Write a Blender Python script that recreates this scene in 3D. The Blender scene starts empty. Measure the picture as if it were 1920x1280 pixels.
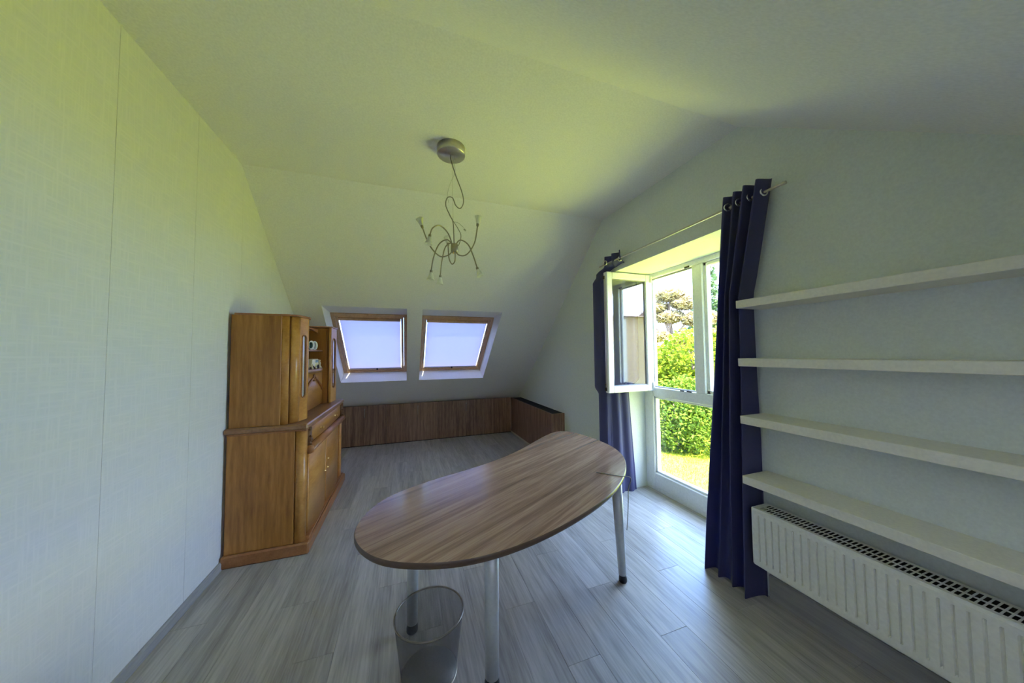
import bpy, math, random
from mathutils import Vector, Matrix, noise
random.seed(7)
scene = bpy.context.scene
COL = scene.collection

# ------------------------------------------------------------------ camera
FPX, YAW, PITCH, ROLL = 573.0, math.radians(18.995), math.radians(2.319), math.radians(-0.546)
CAM = Vector((0, 0, 1.6))
fwd = Vector((math.sin(YAW)*math.cos(PITCH), math.cos(YAW)*math.cos(PITCH), math.sin(PITCH)))
rt0 = Vector((math.cos(YAW), -math.sin(YAW), 0)); up0 = rt0.cross(fwd)
CR = rt0*math.cos(ROLL) + up0*math.sin(ROLL)
CU = up0*math.cos(ROLL) - rt0*math.sin(ROLL)
cam = bpy.data.objects.new('camera', bpy.data.cameras.new('camera'))
COL.objects.link(cam)
cam.data.sensor_width = 36.0
cam.data.lens = FPX/1920*36.0
cam.data.clip_start = 0.02
cam.data.clip_end = 500
m = Matrix((CR, CU, -fwd)).transposed().to_4x4(); m.translation = CAM
cam.matrix_world = m
scene.camera = cam
def ray(x, y): return fwd + CR*((x-960)/FPX) - CU*((y-640)/FPX)
def px_dist(x, y, d):
    v = ray(x, y); v = v/math.hypot(v.x, v.y); return CAM + v*d

# ------------------------------------------------------------------ view, world, sun
vs = scene.view_settings
vs.view_transform = 'Standard'; vs.look = 'None'; vs.gamma = 1.0; vs.use_curve_mapping = False
vs.exposure = 3.72
scene.cycles.max_bounces = 16
scene.cycles.diffuse_bounces = 10
scene.cycles.transparent_max_bounces = 16
world = bpy.data.worlds.new('sky'); scene.world = world
world.use_nodes = True
nt = world.node_tree; nt.nodes.clear()
wo = nt.nodes.new('ShaderNodeOutputWorld'); bg = nt.nodes.new('ShaderNodeBackground')
tc = nt.nodes.new('ShaderNodeTexCoord'); nz = nt.nodes.new('ShaderNodeTexNoise')
nz.inputs['Scale'].default_value = 2.2; nz.inputs['Detail'].default_value = 6
cr = nt.nodes.new('ShaderNodeValToRGB')
cr.color_ramp.elements[0].position = 0.42; cr.color_ramp.elements[0].color = (0.24, 0.47, 1.0, 1)
cr.color_ramp.elements[1].position = 0.66; cr.color_ramp.elements[1].color = (0.74, 0.86, 1.0, 1)
nt.links.new(tc.outputs['Generated'], nz.inputs['Vector'])
nt.links.new(nz.outputs['Fac'], cr.inputs['Fac'])
nt.links.new(cr.outputs['Color'], bg.inputs['Color'])
bg.inputs['Strength'].default_value = 1.25
nt.links.new(bg.outputs[0], wo.inputs[0])

sl = bpy.data.lights.new('sun', 'SUN'); sl.energy = 5.2; sl.angle = math.radians(0.6); sl.color = (1.0, 0.93, 0.80)
sun = bpy.data.objects.new('sun', sl); COL.objects.link(sun)
sd = Vector((0.04, -0.62, 0.78)).normalized()
sun.rotation_euler = sd.to_track_quat('Z', 'Y').to_euler()

# ------------------------------------------------------------------ material helpers
def new_mat(name):
    mt = bpy.data.materials.new(name); mt.use_nodes = True
    n = mt.node_tree; b = n.nodes['Principled BSDF']
    return mt, n, b
def N(n, t, **kw):
    x = n.nodes.new(t)
    for k, v in kw.items():
        if k in x.inputs: x.inputs[k].default_value = v
        else: setattr(x, k, v)
    return x
def ramp(n, stops):
    r = n.nodes.new('ShaderNodeValToRGB'); e = r.color_ramp.elements
    while len(e) < len(stops): e.new(0.5)
    for i, (p, c) in enumerate(stops):
        e[i].position = p; e[i].color = (*c, 1)
    return r
def coords(n, scale=(1, 1, 1), rot=(0, 0, 0), rnd=0.0):
    t = n.nodes.new('ShaderNodeTexCoord'); mp = n.nodes.new('ShaderNodeMapping')
    mp.inputs['Scale'].default_value = scale; mp.inputs['Rotation'].default_value = rot
    if rnd:
        oi = n.nodes.new('ShaderNodeObjectInfo'); vm = N(n, 'ShaderNodeVectorMath', operation='SCALE')
        cb = n.nodes.new('ShaderNodeCombineXYZ')
        for k in range(3): n.links.new(oi.outputs['Random'], cb.inputs[k])
        n.links.new(cb.outputs[0], vm.inputs[0]); vm.inputs['Scale'].default_value = rnd
        ad = N(n, 'ShaderNodeVectorMath', operation='ADD')
        n.links.new(t.outputs['Object'], ad.inputs[0]); n.links.new(vm.outputs[0], ad.inputs[1])
        n.links.new(ad.outputs[0], mp.inputs['Vector'])
    else:
        n.links.new(t.outputs['Object'], mp.inputs['Vector'])
    return mp
def bump(n, b, src, strength, dist=0.002):
    bp = n.nodes.new('ShaderNodeBump'); bp.inputs['Strength'].default_value = strength; bp.inputs['Distance'].default_value = dist
    n.links.new(src, bp.inputs['Height']); n.links.new(bp.outputs[0], b.inputs['Normal'])
def plain(name, col, rough=0.5, metal=0.0, spec=0.5, tex=0.0, tscale=60):
    mt, n, b = new_mat(name)
    b.inputs['Roughness'].default_value = rough; b.inputs['Metallic'].default_value = metal
    b.inputs['Specular IOR Level'].default_value = spec
    mp = coords(n); nz = N(n, 'ShaderNodeTexNoise', Scale=tscale, Detail=4.0); n.links.new(mp.outputs[0], nz.inputs['Vector'])
    r = ramp(n, [(0.3, [c*0.94 for c in col]), (0.7, [min(1, c*1.04) for c in col])])
    n.links.new(nz.outputs['Fac'], r.inputs['Fac']); n.links.new(r.outputs[0], b.inputs['Base Color'])
    if tex: bump(n, b, nz.outputs['Fac'], tex)
    return mt
def wood(name, stops, rough=0.4, along='Z', stretch=14, scale=3.0, rnd=0.0, fine=0.35, rings=0.0, rot=(0, 0, 0), bumpy=0.08):
    """streaked wood grain running along one local axis"""
    mt, n, b = new_mat(name)
    s = {'X': (1/stretch, 1, 1), 'Y': (1, 1/stretch, 1), 'Z': (1, 1, 1/stretch)}[along]
    mp0 = coords(n, (1, 1, 1), rot, rnd)
    mp = n.nodes.new('ShaderNodeMapping'); mp.inputs['Scale'].default_value = s
    n.links.new(mp0.outputs[0], mp.inputs['Vector'])
    a = N(n, 'ShaderNodeTexNoise', Scale=scale*4, Detail=6.0, Roughness=0.6, Distortion=0.4)
    f = N(n, 'ShaderNodeTexNoise', Scale=scale*26, Detail=3.0, Roughness=0.5)
    n.links.new(mp.outputs[0], a.inputs['Vector']); n.links.new(mp.outputs[0], f.inputs['Vector'])
    mx = N(n, 'ShaderNodeMix', data_type='FLOAT'); mx.inputs[0].default_value = fine
    n.links.new(a.outputs['Fac'], mx.inputs[2]); n.links.new(f.outputs['Fac'], mx.inputs[3])
    out = mx.outputs[0]
    if rings:
        w = N(n, 'ShaderNodeTexWave', Scale=scale*2.2, Distortion=7.0, Detail=2.0); w.inputs['Detail Scale'].default_value = 0.7
        n.links.new(mp.outputs[0], w.inputs['Vector'])
        m2 = N(n, 'ShaderNodeMix', data_type='FLOAT'); m2.inputs[0].default_value = rings
        n.links.new(out, m2.inputs[2]); n.links.new(w.outputs['Fac'], m2.inputs[3]); out = m2.outputs[0]
    r = ramp(n, stops); n.links.new(out, r.inputs['Fac'])
    colo = r.outputs[0]
    if rnd:
        oi = n.nodes.new('ShaderNodeObjectInfo'); hs = n.nodes.new('ShaderNodeHueSaturation')
        mr = N(n, 'ShaderNodeMapRange'); mr.inputs['To Min'].default_value = 0.9; mr.inputs['To Max'].default_value = 1.1
        n.links.new(oi.outputs['Random'], mr.inputs['Value']); n.links.new(mr.outputs[0], hs.inputs['Value'])
        n.links.new(colo, hs.inputs['Color']); colo = hs.outputs[0]
    n.links.new(colo, b.inputs['Base Color']); b.inputs['Roughness'].default_value = rough
    bump(n, b, f.outputs['Fac'], bumpy, 0.001)
    return mt
def glass_mat(name, tint=(1, 1, 1), ior=1.5, k=1.0):
    mt = bpy.data.materials.new(name); mt.use_nodes = True; n = mt.node_tree; n.nodes.clear()
    o = n.nodes.new('ShaderNodeOutputMaterial'); t = n.nodes.new('ShaderNodeBsdfTransparent'); t.inputs[0].default_value = (*tint, 1)
    g = n.nodes.new('ShaderNodeBsdfGlossy'); g.inputs['Roughness'].default_value = 0.0
    f = n.nodes.new('ShaderNodeFresnel'); f.inputs['IOR'].default_value = ior
    mm = N(n, 'ShaderNodeMath', operation='MULTIPLY', use_clamp=True); mm.inputs[1].default_value = k
    mx = n.nodes.new('ShaderNodeMixShader')
    ge = n.nodes.new('ShaderNodeNewGeometry'); iv = N(n, 'ShaderNodeMath', operation='SUBTRACT'); iv.inputs[0].default_value = 1.0
    n.links.new(ge.outputs['Backfacing'], iv.inputs[1]); m2 = N(n, 'ShaderNodeMath', operation='MULTIPLY')
    n.links.new(f.outputs[0], mm.inputs[0]); n.links.new(mm.outputs[0], m2.inputs[0]); n.links.new(iv.outputs[0], m2.inputs[1]); n.links.new(m2.outputs[0], mx.inputs[0]); n.links.new(t.outputs[0], mx.inputs[1]); n.links.new(g.outputs[0], mx.inputs[2])
    n.links.new(mx.outputs[0], o.inputs[0]); return mt
def cloth(name, col, trans, tfac, tscale=500):
    mt = bpy.data.materials.new(name); mt.use_nodes = True; n = mt.node_tree; b = n.nodes['Principled BSDF']; o = n.nodes['Material Output']
    b.inputs['Base Color'].default_value = (*col, 1); b.inputs['Roughness'].default_value = 0.75
    b.inputs['Sheen Weight'].default_value = 0.15; b.inputs['Sheen Roughness'].default_value = 0.4
    mp = coords(n); nz = N(n, 'ShaderNodeTexNoise', Scale=tscale, Detail=2.0); n.links.new(mp.outputs[0], nz.inputs['Vector'])
    r = ramp(n, [(0.35, [c*0.85 for c in col]), (0.65, [c*1.1 for c in col])]); n.links.new(nz.outputs['Fac'], r.inputs['Fac']); n.links.new(r.outputs[0], b.inputs['Base Color'])
    t = n.nodes.new('ShaderNodeBsdfTranslucent'); t.inputs[0].default_value = (*trans, 1)
    mx = n.nodes.new('ShaderNodeMixShader'); mx.inputs[0].default_value = tfac
    n.links.new(b.outputs[0], mx.inputs[1]); n.links.new(t.outputs[0], mx.inputs[2]); n.links.new(mx.outputs[0], o.inputs[0]); return mt
def seethrough(name, col, alpha, rough=0.4, metal=0.6):
    mt, n, b = new_mat(name); b.inputs['Base Color'].default_value = (*col, 1); b.inputs['Roughness'].default_value = rough; b.inputs['Metallic'].default_value = metal
    t = n.nodes.new('ShaderNodeBsdfTransparent'); mx = n.nodes.new('ShaderNodeMixShader'); o = n.nodes['Material Output']
    mp = coords(n); nz = N(n, 'ShaderNodeTexNoise', Scale=900.0, Detail=1.0); n.links.new(mp.outputs[0], nz.inputs['Vector'])
    mr = N(n, 'ShaderNodeMapRange'); mr.inputs['From Min'].default_value = 0.3; mr.inputs['From Max'].default_value = 0.7
    mr.inputs['To Min'].default_value = alpha-0.12; mr.inputs['To Max'].default_value = alpha+0.12
    n.links.new(nz.outputs['Fac'], mr.inputs['Value']); n.links.new(mr.outputs[0], mx.inputs[0])
    n.links.new(t.outputs[0], mx.inputs[1]); n.links.new(b.outputs[0], mx.inputs[2]); n.links.new(mx.outputs[0], o.inputs[0]); return mt

M = {}
M['ceil'] = plain('ceiling_paint', (0.86, 0.85, 0.82), 0.9, spec=0.2, tex=0.05, tscale=90)
M['slope'] = plain('slope_paint', (0.83, 0.82, 0.81), 0.9, spec=0.2, tex=0.05, tscale=90)
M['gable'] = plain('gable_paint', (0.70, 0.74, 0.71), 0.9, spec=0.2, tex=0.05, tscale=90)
def wallpaper_mat():
    mt, n, b = new_mat('linen_wallpaper')
    out = []
    for sc in ((1, 1, 0.06), (1, 0.06, 1)):
        mp = coords(n, sc); z = N(n, 'ShaderNodeTexNoise', Scale=110.0, Detail=2.0); n.links.new(mp.outputs[0], z.inputs['Vector']); out.append(z)
    mx = N(n, 'ShaderNodeMath', operation='MAXIMUM'); n.links.new(out[0].outputs['Fac'], mx.inputs[0]); n.links.new(out[1].outputs['Fac'], mx.inputs[1])
    r = ramp(n, [(0.45, (0.71, 0.71, 0.69)), (0.75, (0.775, 0.765, 0.74))]); n.links.new(mx.outputs[0], r.inputs['Fac']); n.links.new(r.outputs[0], b.inputs['Base Color'])
    b.inputs['Roughness'].default_value = 0.75; b.inputs['Specular IOR Level'].default_value = 0.3
    bump(n, b, mx.outputs[0], 0.16, 0.0015); return mt
M['paper'] = wallpaper_mat()
M['plank'] = wood('grey_oak_laminate', [(0.26, (0.19, 0.172, 0.155)), (0.45, (0.36, 0.338, 0.31)), (0.62, (0.50, 0.475, 0.44)), (0.8, (0.60, 0.575, 0.54))], 0.33, 'Y', 16, 3.4, rnd=37.0, fine=0.42)
M['screed'] = plain('screed', (0.08, 0.075, 0.07), 0.9)
M['skirt'] = wood('grey_skirting', [(0.3, (0.24, 0.24, 0.24)), (0.7, (0.44, 0.43, 0.42))], 0.4, 'Y', 14, 4)
M['walnut'] = wood('walnut_laminate', [(0.32, (0.085, 0.044, 0.028)), (0.47, (0.22, 0.12, 0.078)), (0.60, (0.36, 0.22, 0.15)), (0.78, (0.52, 0.35, 0.25))], 0.38, 'Z', 22, 7.0, rnd=11.0, fine=0.4)
M['desk'] = wood('desk_walnut', [(0.28, (0.11, 0.058, 0.036)), (0.45, (0.26, 0.148, 0.098)), (0.60, (0.40, 0.25, 0.17)), (0.8, (0.55, 0.385, 0.275))], 0.24, 'X', 26, 5.0, fine=0.35, bumpy=0.03)
dk = M['desk'].node_tree.nodes['Principled BSDF']; dk.inputs['Coat Weight'].default_value = 0.45; dk.inputs['Coat Roughness'].default_value = 0.16
M['deskedge'] = plain('desk_edge_band', (0.10, 0.062, 0.04), 0.35)
OAK = [(0.28, (0.22, 0.082, 0.014)), (0.46, (0.37, 0.155, 0.030)), (0.62, (0.50, 0.23, 0.055)), (0.8, (0.60, 0.31, 0.095))]
M['oak'] = wood('honey_oak', OAK, 0.35, 'Z', 9, 3.2, rnd=5.0, fine=0.3, rings=0.08)
M['oakfig'] = wood('figured_veneer', [(0.3, (0.40, 0.17, 0.032)), (0.5, (0.56, 0.26, 0.062)), (0.75, (0.68, 0.37, 0.115))], 0.28, 'Y', 4, 2.6, rnd=9.0, fine=0.3, rings=0.12)
M['oakdark'] = wood('oak_moulding', [(0.3, (0.27, 0.10, 0.03)), (0.7, (0.46, 0.20, 0.075))], 0.33, 'Y', 9, 3.0, rnd=4.0)
M['oaktop'] = wood('oak_top', [(0.3, (0.22, 0.10, 0.045)), (0.7, (0.38, 0.20, 0.10))], 0.3, 'Y', 9, 3.0)
M['oakin'] = wood('oak_inside', [(0.3, (0.26, 0.09, 0.012)), (0.7, (0.42, 0.17, 0.03))], 0.5, 'Z', 9, 3.0)
M['carve'] = plain('carved_oak', (0.14, 0.06, 0.02), 0.45, tex=0.9, tscale=160)
M['brass'] = plain('brass', (0.75, 0.52, 0.22), 0.3, 1.0)
M['darkmetal'] = plain('dark_metal', (0.06, 0.05, 0.04), 0.4, 0.6)
M['black'] = plain('black_top', (0.004, 0.006, 0.014), 0.6, spec=0.15)
M['plasticblack'] = plain('black_rubber', (0.015, 0.015, 0.017), 0.45)
M['cream'] = plain('cream_strip', (0.62, 0.57, 0.47), 0.5)
M['steel'] = plain('brushed_steel', (0.62, 0.58, 0.53), 0.32, 1.0)
M['lampmetal'] = plain('satin_nickel', (0.33, 0.30, 0.24), 0.35, 1.0)
M['chrome'] = plain('chrome', (0.8, 0.8, 0.8), 0.15, 1.0)
M['silver'] = plain('silver_paint', (0.56, 0.58, 0.58), 0.38, 0.35)
M['binbase'] = plain('bin_base', (0.36, 0.36, 0.34), 0.5, 0.3)
M['pvc'] = plain('white_pvc', (0.87, 0.88, 0.87), 0.3)
M['pvcgrey'] = plain('grey_gasket', (0.30, 0.30, 0.30), 0.6)
M['shelf'] = plain('shelf_foil', (0.80, 0.77, 0.66), 0.4)
M['enamel'] = plain('radiator_enamel', (0.78, 0.77, 0.70), 0.3)
M['dark'] = plain('radiator_inner_shade', (0.035, 0.03, 0.022), 0.9)  # near-black colour paints in the shade behind the top slots
M['pine'] = wood('pine_frame', [(0.3, (0.48, 0.28, 0.15)), (0.7, (0.72, 0.48, 0.28))], 0.35, 'Y', 12, 5, rnd=3.0)
M['curtain'] = cloth('navy_curtain', (0.062, 0.062, 0.150), (0.05, 0.08, 0.34), 0.16)
M['blind'] = cloth('blind_fabric', (0.60, 0.60, 0.70), (0.48, 0.465, 0.55), 0.52, 900)
M['blindfill'] = cloth('fill_blind_fabric', (0.62, 0.63, 0.66), (0.40, 0.42, 0.47), 0.52, 900)  # diffusing fabric for the added windows behind the camera
M['glass'] = glass_mat('window_glass', ior=1.5, k=2.2)
M['caseglass'] = glass_mat('coated_glass', ior=1.5, k=4.2)
M['cabglass'] = glass_mat('cabinet_glass', (0.9, 0.93, 0.95), 1.6, 3.0)
M['frost'] = cloth('frosted_glass', (0.82, 0.82, 0.76), (0.9, 0.9, 0.85), 0.5, 200)
M['mesh'] = seethrough('wire_mesh', (0.13, 0.13, 0.125), 0.50)
M['wire'] = plain('grey_cable', (0.26, 0.25, 0.20), 0.45, 0.2)
M['cord'] = plain('pale_cable', (0.55, 0.55, 0.48), 0.5)
M['porc'] = plain('porcelain', (0.78, 0.80, 0.78), 0.2)
M['teal'] = plain('blue_green_glaze', (0.10, 0.25, 0.27), 0.2)
M['ivory'] = plain('ivory_glaze', (0.72, 0.64, 0.42), 0.35)
M['grille_in'] = M['dark']

# ------------------------------------------------------------------ mesh helpers
class MB:
    def __init__(s): s.v = []; s.f = []; s.sm = []
    def add(s, vs, fs, smooth=False):
        o = len(s.v); s.v += [tuple(p) for p in vs]
        for f in fs: s.f.append(tuple(i+o for i in f)); s.sm.append(smooth)
        return s
    def box(s, x0, x1, y0, y1, z0, z1):
        v = [(x, y, z) for x in (x0, x1) for y in (y0, y1) for z in (z0, z1)]
        return s.add(v, [(0, 1, 3, 2), (4, 6, 7, 5), (0, 4, 5, 1), (2, 3, 7, 6), (0, 2, 6, 4), (1, 5, 7, 3)])
    def bbox(s, x0, x1, y0, y1, z0, z1, b=0.003):
        """box with chamfered edges"""
        V = []; F = []
        xs = (x0, x0+b, x1-b, x1); ys = (y0, y0+b, y1-b, y1); zs = (z0, z0+b, z1-b, z1)
        idx = {}
        def g(i, j, k):
            if (i, j, k) not in idx: idx[(i, j, k)] = len(V); V.append((xs[i], ys[j], zs[k]))
            return idx[(i, j, k)]
        for a in (0, 3):
            F.append([g(a, 1, 1), g(a, 2, 1), g(a, 2, 2), g(a, 1, 2)]); F.append([g(1, a, 1), g(2, a, 1), g(2, a, 2), g(1, a, 2)]); F.append([g(1, 1, a), g(2, 1, a), g(2, 2, a), g(1, 2, a)])
        e = lambda q: 1 if q == 0 else 2
        for a in (0, 3):
            for b2 in (0, 3):
                F.append([g(a, e(b2), 1), g(a, e(b2), 2), g(e(a), b2, 2), g(e(a), b2, 1)])
                F.append([g(a, 1, e(b2)), g(a, 2, e(b2)), g(e(a), 2, b2), g(e(a), 1, b2)])
                F.append([g(1, a, e(b2)), g(2, a, e(b2)), g(2, e(a), b2), g(1, e(a), b2)])
                for c in (0, 3): F.append([g(a, e(b2), e(c)), g(e(a), b2, e(c)), g(e(a), e(b2), c)])
        return s.add(V, F)
    def prism(s, poly, axis, a, b):
        """polygon extruded along axis; poly holds the two other coordinates in x,y,z order"""
        def P(p, t):
            return {'x': (t, p[0], p[1]), 'y': (p[0], t, p[1]), 'z': (p[0], p[1], t)}[axis]
        n = len(poly)
        v = [P(p, a) for p in poly] + [P(p, b) for p in poly]
        f = [tuple(range(n))[::-1], tuple(range(n, 2*n))] + [(i, (i+1) % n, n+(i+1) % n, n+i) for i in range(n)]
        return s.add(v, f)
    def tube(s, pts, r, seg=8, cap=True):
        pts = [Vector(p) for p in pts]; n = len(pts); V = []; F = []
        rs = r if isinstance(r, (list, tuple)) else [r]*n
        t0 = (pts[1]-pts[0]).normalized(); ref = Vector((0, 0, 1)) if abs(t0.z) < 0.9 else Vector((1, 0, 0))
        nrm = t0.cross(ref).normalized()
        for i, p in enumerate(pts):
            t = (pts[min(i+1, n-1)]-pts[max(i-1, 0)]).normalized()
            nrm = (nrm - t*nrm.dot(t)).normalized(); bn = t.cross(nrm)
            for k in range(seg):
                a = 2*math.pi*k/seg; V.append(p + (nrm*math.cos(a)+bn*math.sin(a))*rs[i])
        for i in range(n-1):
            for k in range(seg): F.append((i*seg+k, i*seg+(k+1) % seg, (i+1)*seg+(k+1) % seg, (i+1)*seg+k))
        s.add(V, F, True)
        if cap: s.add(V[:seg], [tuple(range(seg))[::-1]]); s.add(V[-seg:], [tuple(range(seg))])
        return s
    def lathe(s, prof, c=(0, 0, 0), axis=(0, 0, 1), seg=24, smooth=True):
        ax = Vector(axis).normalized(); ref = Vector((1, 0, 0)) if abs(ax.x) < 0.9 else Vector((0, 1, 0))
        u = ax.cross(ref).normalized(); w = ax.cross(u); c = Vector(c); V = []; F = []
        for r, h in prof:
            for k in range(seg):
                a = 2*math.pi*k/seg; V.append(c + ax*h + (u*math.cos(a)+w*math.sin(a))*r)
        for i in range(len(prof)-1):
            for k in range(seg): F.append((i*seg+k, i*seg+(k+1) % seg, (i+1)*seg+(k+1) % seg, (i+1)*seg+k))
        return s.add(V, F, smooth)
    def sheet(s, fn, nu, nv, smooth=True):
        V = [fn(i/nu, j/nv) for i in range(nu+1) for j in range(nv+1)]
        F = [(i*(nv+1)+j, (i+1)*(nv+1)+j, (i+1)*(nv+1)+j+1, i*(nv+1)+j+1) for i in range(nu) for j in range(nv)]
        return s.add(V, F, smooth)
    def obj(s, name, mat, parent=None, fix=True):
        me = bpy.data.meshes.new(name); me.from_pydata(s.v, [], s.f)
        for p, q in zip(me.polygons, s.sm): p.use_smooth = q
        me.update()
        if fix:
            import bmesh
            bm = bmesh.new(); bm.from_mesh(me); bmesh.ops.recalc_face_normals(bm, faces=bm.faces); bm.to_mesh(me); bm.free()
        o = bpy.data.objects.new(name, me); COL.objects.link(o)
        if mat is not None: me.materials.append(M[mat] if isinstance(mat, str) else mat)
        if parent is not None: o.parent = parent
        return o
def solid(o, t, off=1.0):
    md = o.modifiers.new('thickness', 'SOLIDIFY'); md.thickness = t; md.offset = off; md.use_rim = False; return o
def tag(o, label, cat, group=None):
    o['label'] = label; o['category'] = cat
    if group: o['group'] = group
    return o
def thing(name, label, cat, loc=(0, 0, 0), group=None):
    o = bpy.data.objects.new(name, None); COL.objects.link(o); o.location = loc; o.empty_display_size = 0.1
    return tag(o, label, cat, group)
def at(o, loc):
    """keep mesh given in world coordinates under a parent that sits at loc"""
    o.matrix_parent_inverse = Matrix.Translation(Vector(loc)).inverted(); return o
def struct(o, label=None):
    o['kind'] = 'structure'
    if label: o['label'] = label
    return o
def catmull(pts, k=6, closed=False):
    pts = [Vector(p) for p in pts]; n = len(pts); out = []
    rng = range(n) if closed else range(n-1)
    for i in rng:
        if closed: p0, p1, p2, p3 = pts[i-1], pts[i], pts[(i+1) % n], pts[(i+2) % n]
        else: p0, p1, p2, p3 = pts[max(i-1, 0)], pts[i], pts[i+1], pts[min(i+2, n-1)]
        for j in range(k):
            t = j/k
            out.append(0.5*((2*p1)+(p2-p0)*t+(2*p0-5*p1+4*p2-p3)*t*t+(3*p1-p0-3*p2+p3)*t**3))
    if not closed: out.append(pts[-1])
    return out
def clip(poly, i, lim, keep_less):
    out = []; n = len(poly)
    ins = lambda p: p[i] <= lim+1e-9 if keep_less else p[i] >= lim-1e-9
    for k in range(n):
        a, b = poly[k], poly[(k+1) % n]
        if ins(a): out.append(a)
        if ins(a) != ins(b):
            t = (lim-a[i])/(b[i]-a[i]); out.append((a[0]+(b[0]-a[0])*t, a[1]+(b[1]-a[1])*t))
    return out

# ------------------------------------------------------------------ room shell
L, W, ZC = -1.325, 2.25, 3.22
YB0, YA, YK, YE = -1.45, 1.487, 3.11, 6.36          # front knee wall, apex, back knee, eave wall
NS, BS = 0.76, 0.84                                  # slopes of near and back roof
zn = ZC - NS*(YA-YB0); zb = ZC - BS*(YE-YK)
PROFILE = [(YB0, 0), (YE, 0), (YE, zb), (YK, ZC), (YA, ZC), (YB0, zn)]
OY0, OY1, OZ = 1.58, 3.02, 2.53                      # gable window opening
XF = 2.74                                            # window frame front face

def slab(name, O, u, v, nrm, U, V, holes, th, mat):
    """slab with lined holes: hole = (u0,u1,v0,v1, V0,V1) inner and outer limits"""
    O, u, v, nrm = Vector(O), Vector(u), Vector(v).normalized(), Vector(nrm).normalized()
    mb = MB()
    P = lambda a, b, d: O + u*a + v*b + nrm*d
    for d, key in ((0, (2, 3)), (th, (4, 5))):
        us = sorted({0, U} | {h[k] for h in holes for k in (0, 1)}); vv = sorted({0, V} | {h[k] for h in holes for k in key})
        for i in range(len(us)-1):
            for j in range(len(vv)-1):
                cu, cv = (us[i]+us[i+1])/2, (vv[j]+vv[j+1])/2
                if any(h[0] < cu < h[1] and h[key[0]] < cv < h[key[1]] for h in holes): continue
                mb.add([P(us[i], vv[j], d), P(us[i+1], vv[j], d), P(us[i+1], vv[j+1], d), P(us[i], vv[j+1], d)], [(0, 1, 2, 3)])
    for h in holes:
        a = [P(h[0], h[2], 0), P(h[1], h[2], 0), P(h[1], h[3], 0), P(h[0], h[3], 0)]
        b = [P(h[0], h[4], th), P(h[1], h[4], th), P(h[1], h[5], th), P(h[0], h[5], th)]
        mb.add(a+b, [(0, 1, 5, 4), (1, 2, 6, 5), (2, 3, 7, 6), (3, 0, 4, 7)])
    c = [P(0, 0, 0), P(U, 0, 0), P(U, V, 0), P(0, V, 0), P(0, 0, th), P(U, 0, th), P(U, V, th), P(0, V, th)]
    mb.add(c, [(0, 1, 5, 4), (1, 2, 6, 5), (2, 3, 7, 6), (3, 0, 4, 7)])
    return struct(mb.obj(name, mat, fix=False))
XA, XB = L-0.25, W+0.62
# back roof slope with two lined skylight openings
bt = Vector((0, 1, -BS)).normalized(); bn = Vector((0, BS, 1)).normalized()
sl_of = lambda y: (y-YK)*math.sqrt(1+BS*BS)
def s_of(y, z):   # along-slope coordinate of a point (projects onto the slope)
    return (Vector((0, y, z))-Vector((0, YK, ZC))).dot(bt)
RD = 0.28
HT, HB = sl_of(4.305), sl_of(5.56)
FT, FB = s_of(4.775, 2.20)-0.0, s_of(5.82, 1.325)
SKY = [(-1.0, 0.0), (0.20, 1.335)]
wb = slab('wall_back', (XA, YK, ZC), (1, 0, 0), bt, bn, XB-XA, sl_of(YE)+0.15,
          [(a-XA, b-XA, HT, HB, FT, FB) for a, b in SKY], RD, 'slope')
struct(MB().box(XA, XB, YE, YE+0.2, -0.2, zb+0.1).obj('trim_1', 'slope'), 'low eave wall behind the built-in cabinets')
# flat ceiling
struct(MB().box(XA, XB, YA, YK+0.1, ZC, ZC+0.25).obj('ceiling', 'ceil'))
# near slope over the camera, with two unseen openings added for fill daylight
ntan = Vector((0, -1, -NS)).normalized(); nn = Vector((0, -NS, 1)).normalized()
nlen = lambda y: (YA-y)*math.sqrt(1+NS*NS)
NFILL = [(-0.95, 0.05), (0.45, 1.45)]
slab('wall_front', (XA, YA, ZC), (1, 0, 0), ntan, nn, XB-XA, nlen(YB0)+0.15,
     [(a-XA, b-XA, nlen(-0.15), nlen(-1.15), nlen(-0.15)-0.05, nlen(-1.15)+0.05) for a, b in NFILL], 0.25, 'ceil')
struct(MB().box(XA, XB, YB0-0.2, YB0, -0.2, zn+0.1).obj('trim_2', 'slope'), 'low wall under the front roof slope')
# gable wall with the tall window opening
mb = MB()
prof = PROFILE
mb.prism(clip(prof, 0, OY0, True), 'x', W, XB)
mb.prism(clip(prof, 0, OY1, False), 'x', W, XB)
mid = clip(clip(prof, 0, OY0, False), 0, OY1, True)
mb.prism(clip(mid, 1, OZ, False), 'x', W, XB)
struct(mb.obj('wall_right', 'gable'))
# papered wall
wl = struct(MB().prism(prof, 'x', L-0.25, L-0.002).obj('wall_left', 'slope'))
y = 1.964-0.595*6
while y < YE:
    p = clip(clip(prof, 0, y+0.0012, False), 0, y+0.595-0.0012, True)
    if len(p) > 2:
        MB().prism(p, 'x', L-0.003, L).obj('wallpaper_strip', 'paper', wl)
    y += 0.595
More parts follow.
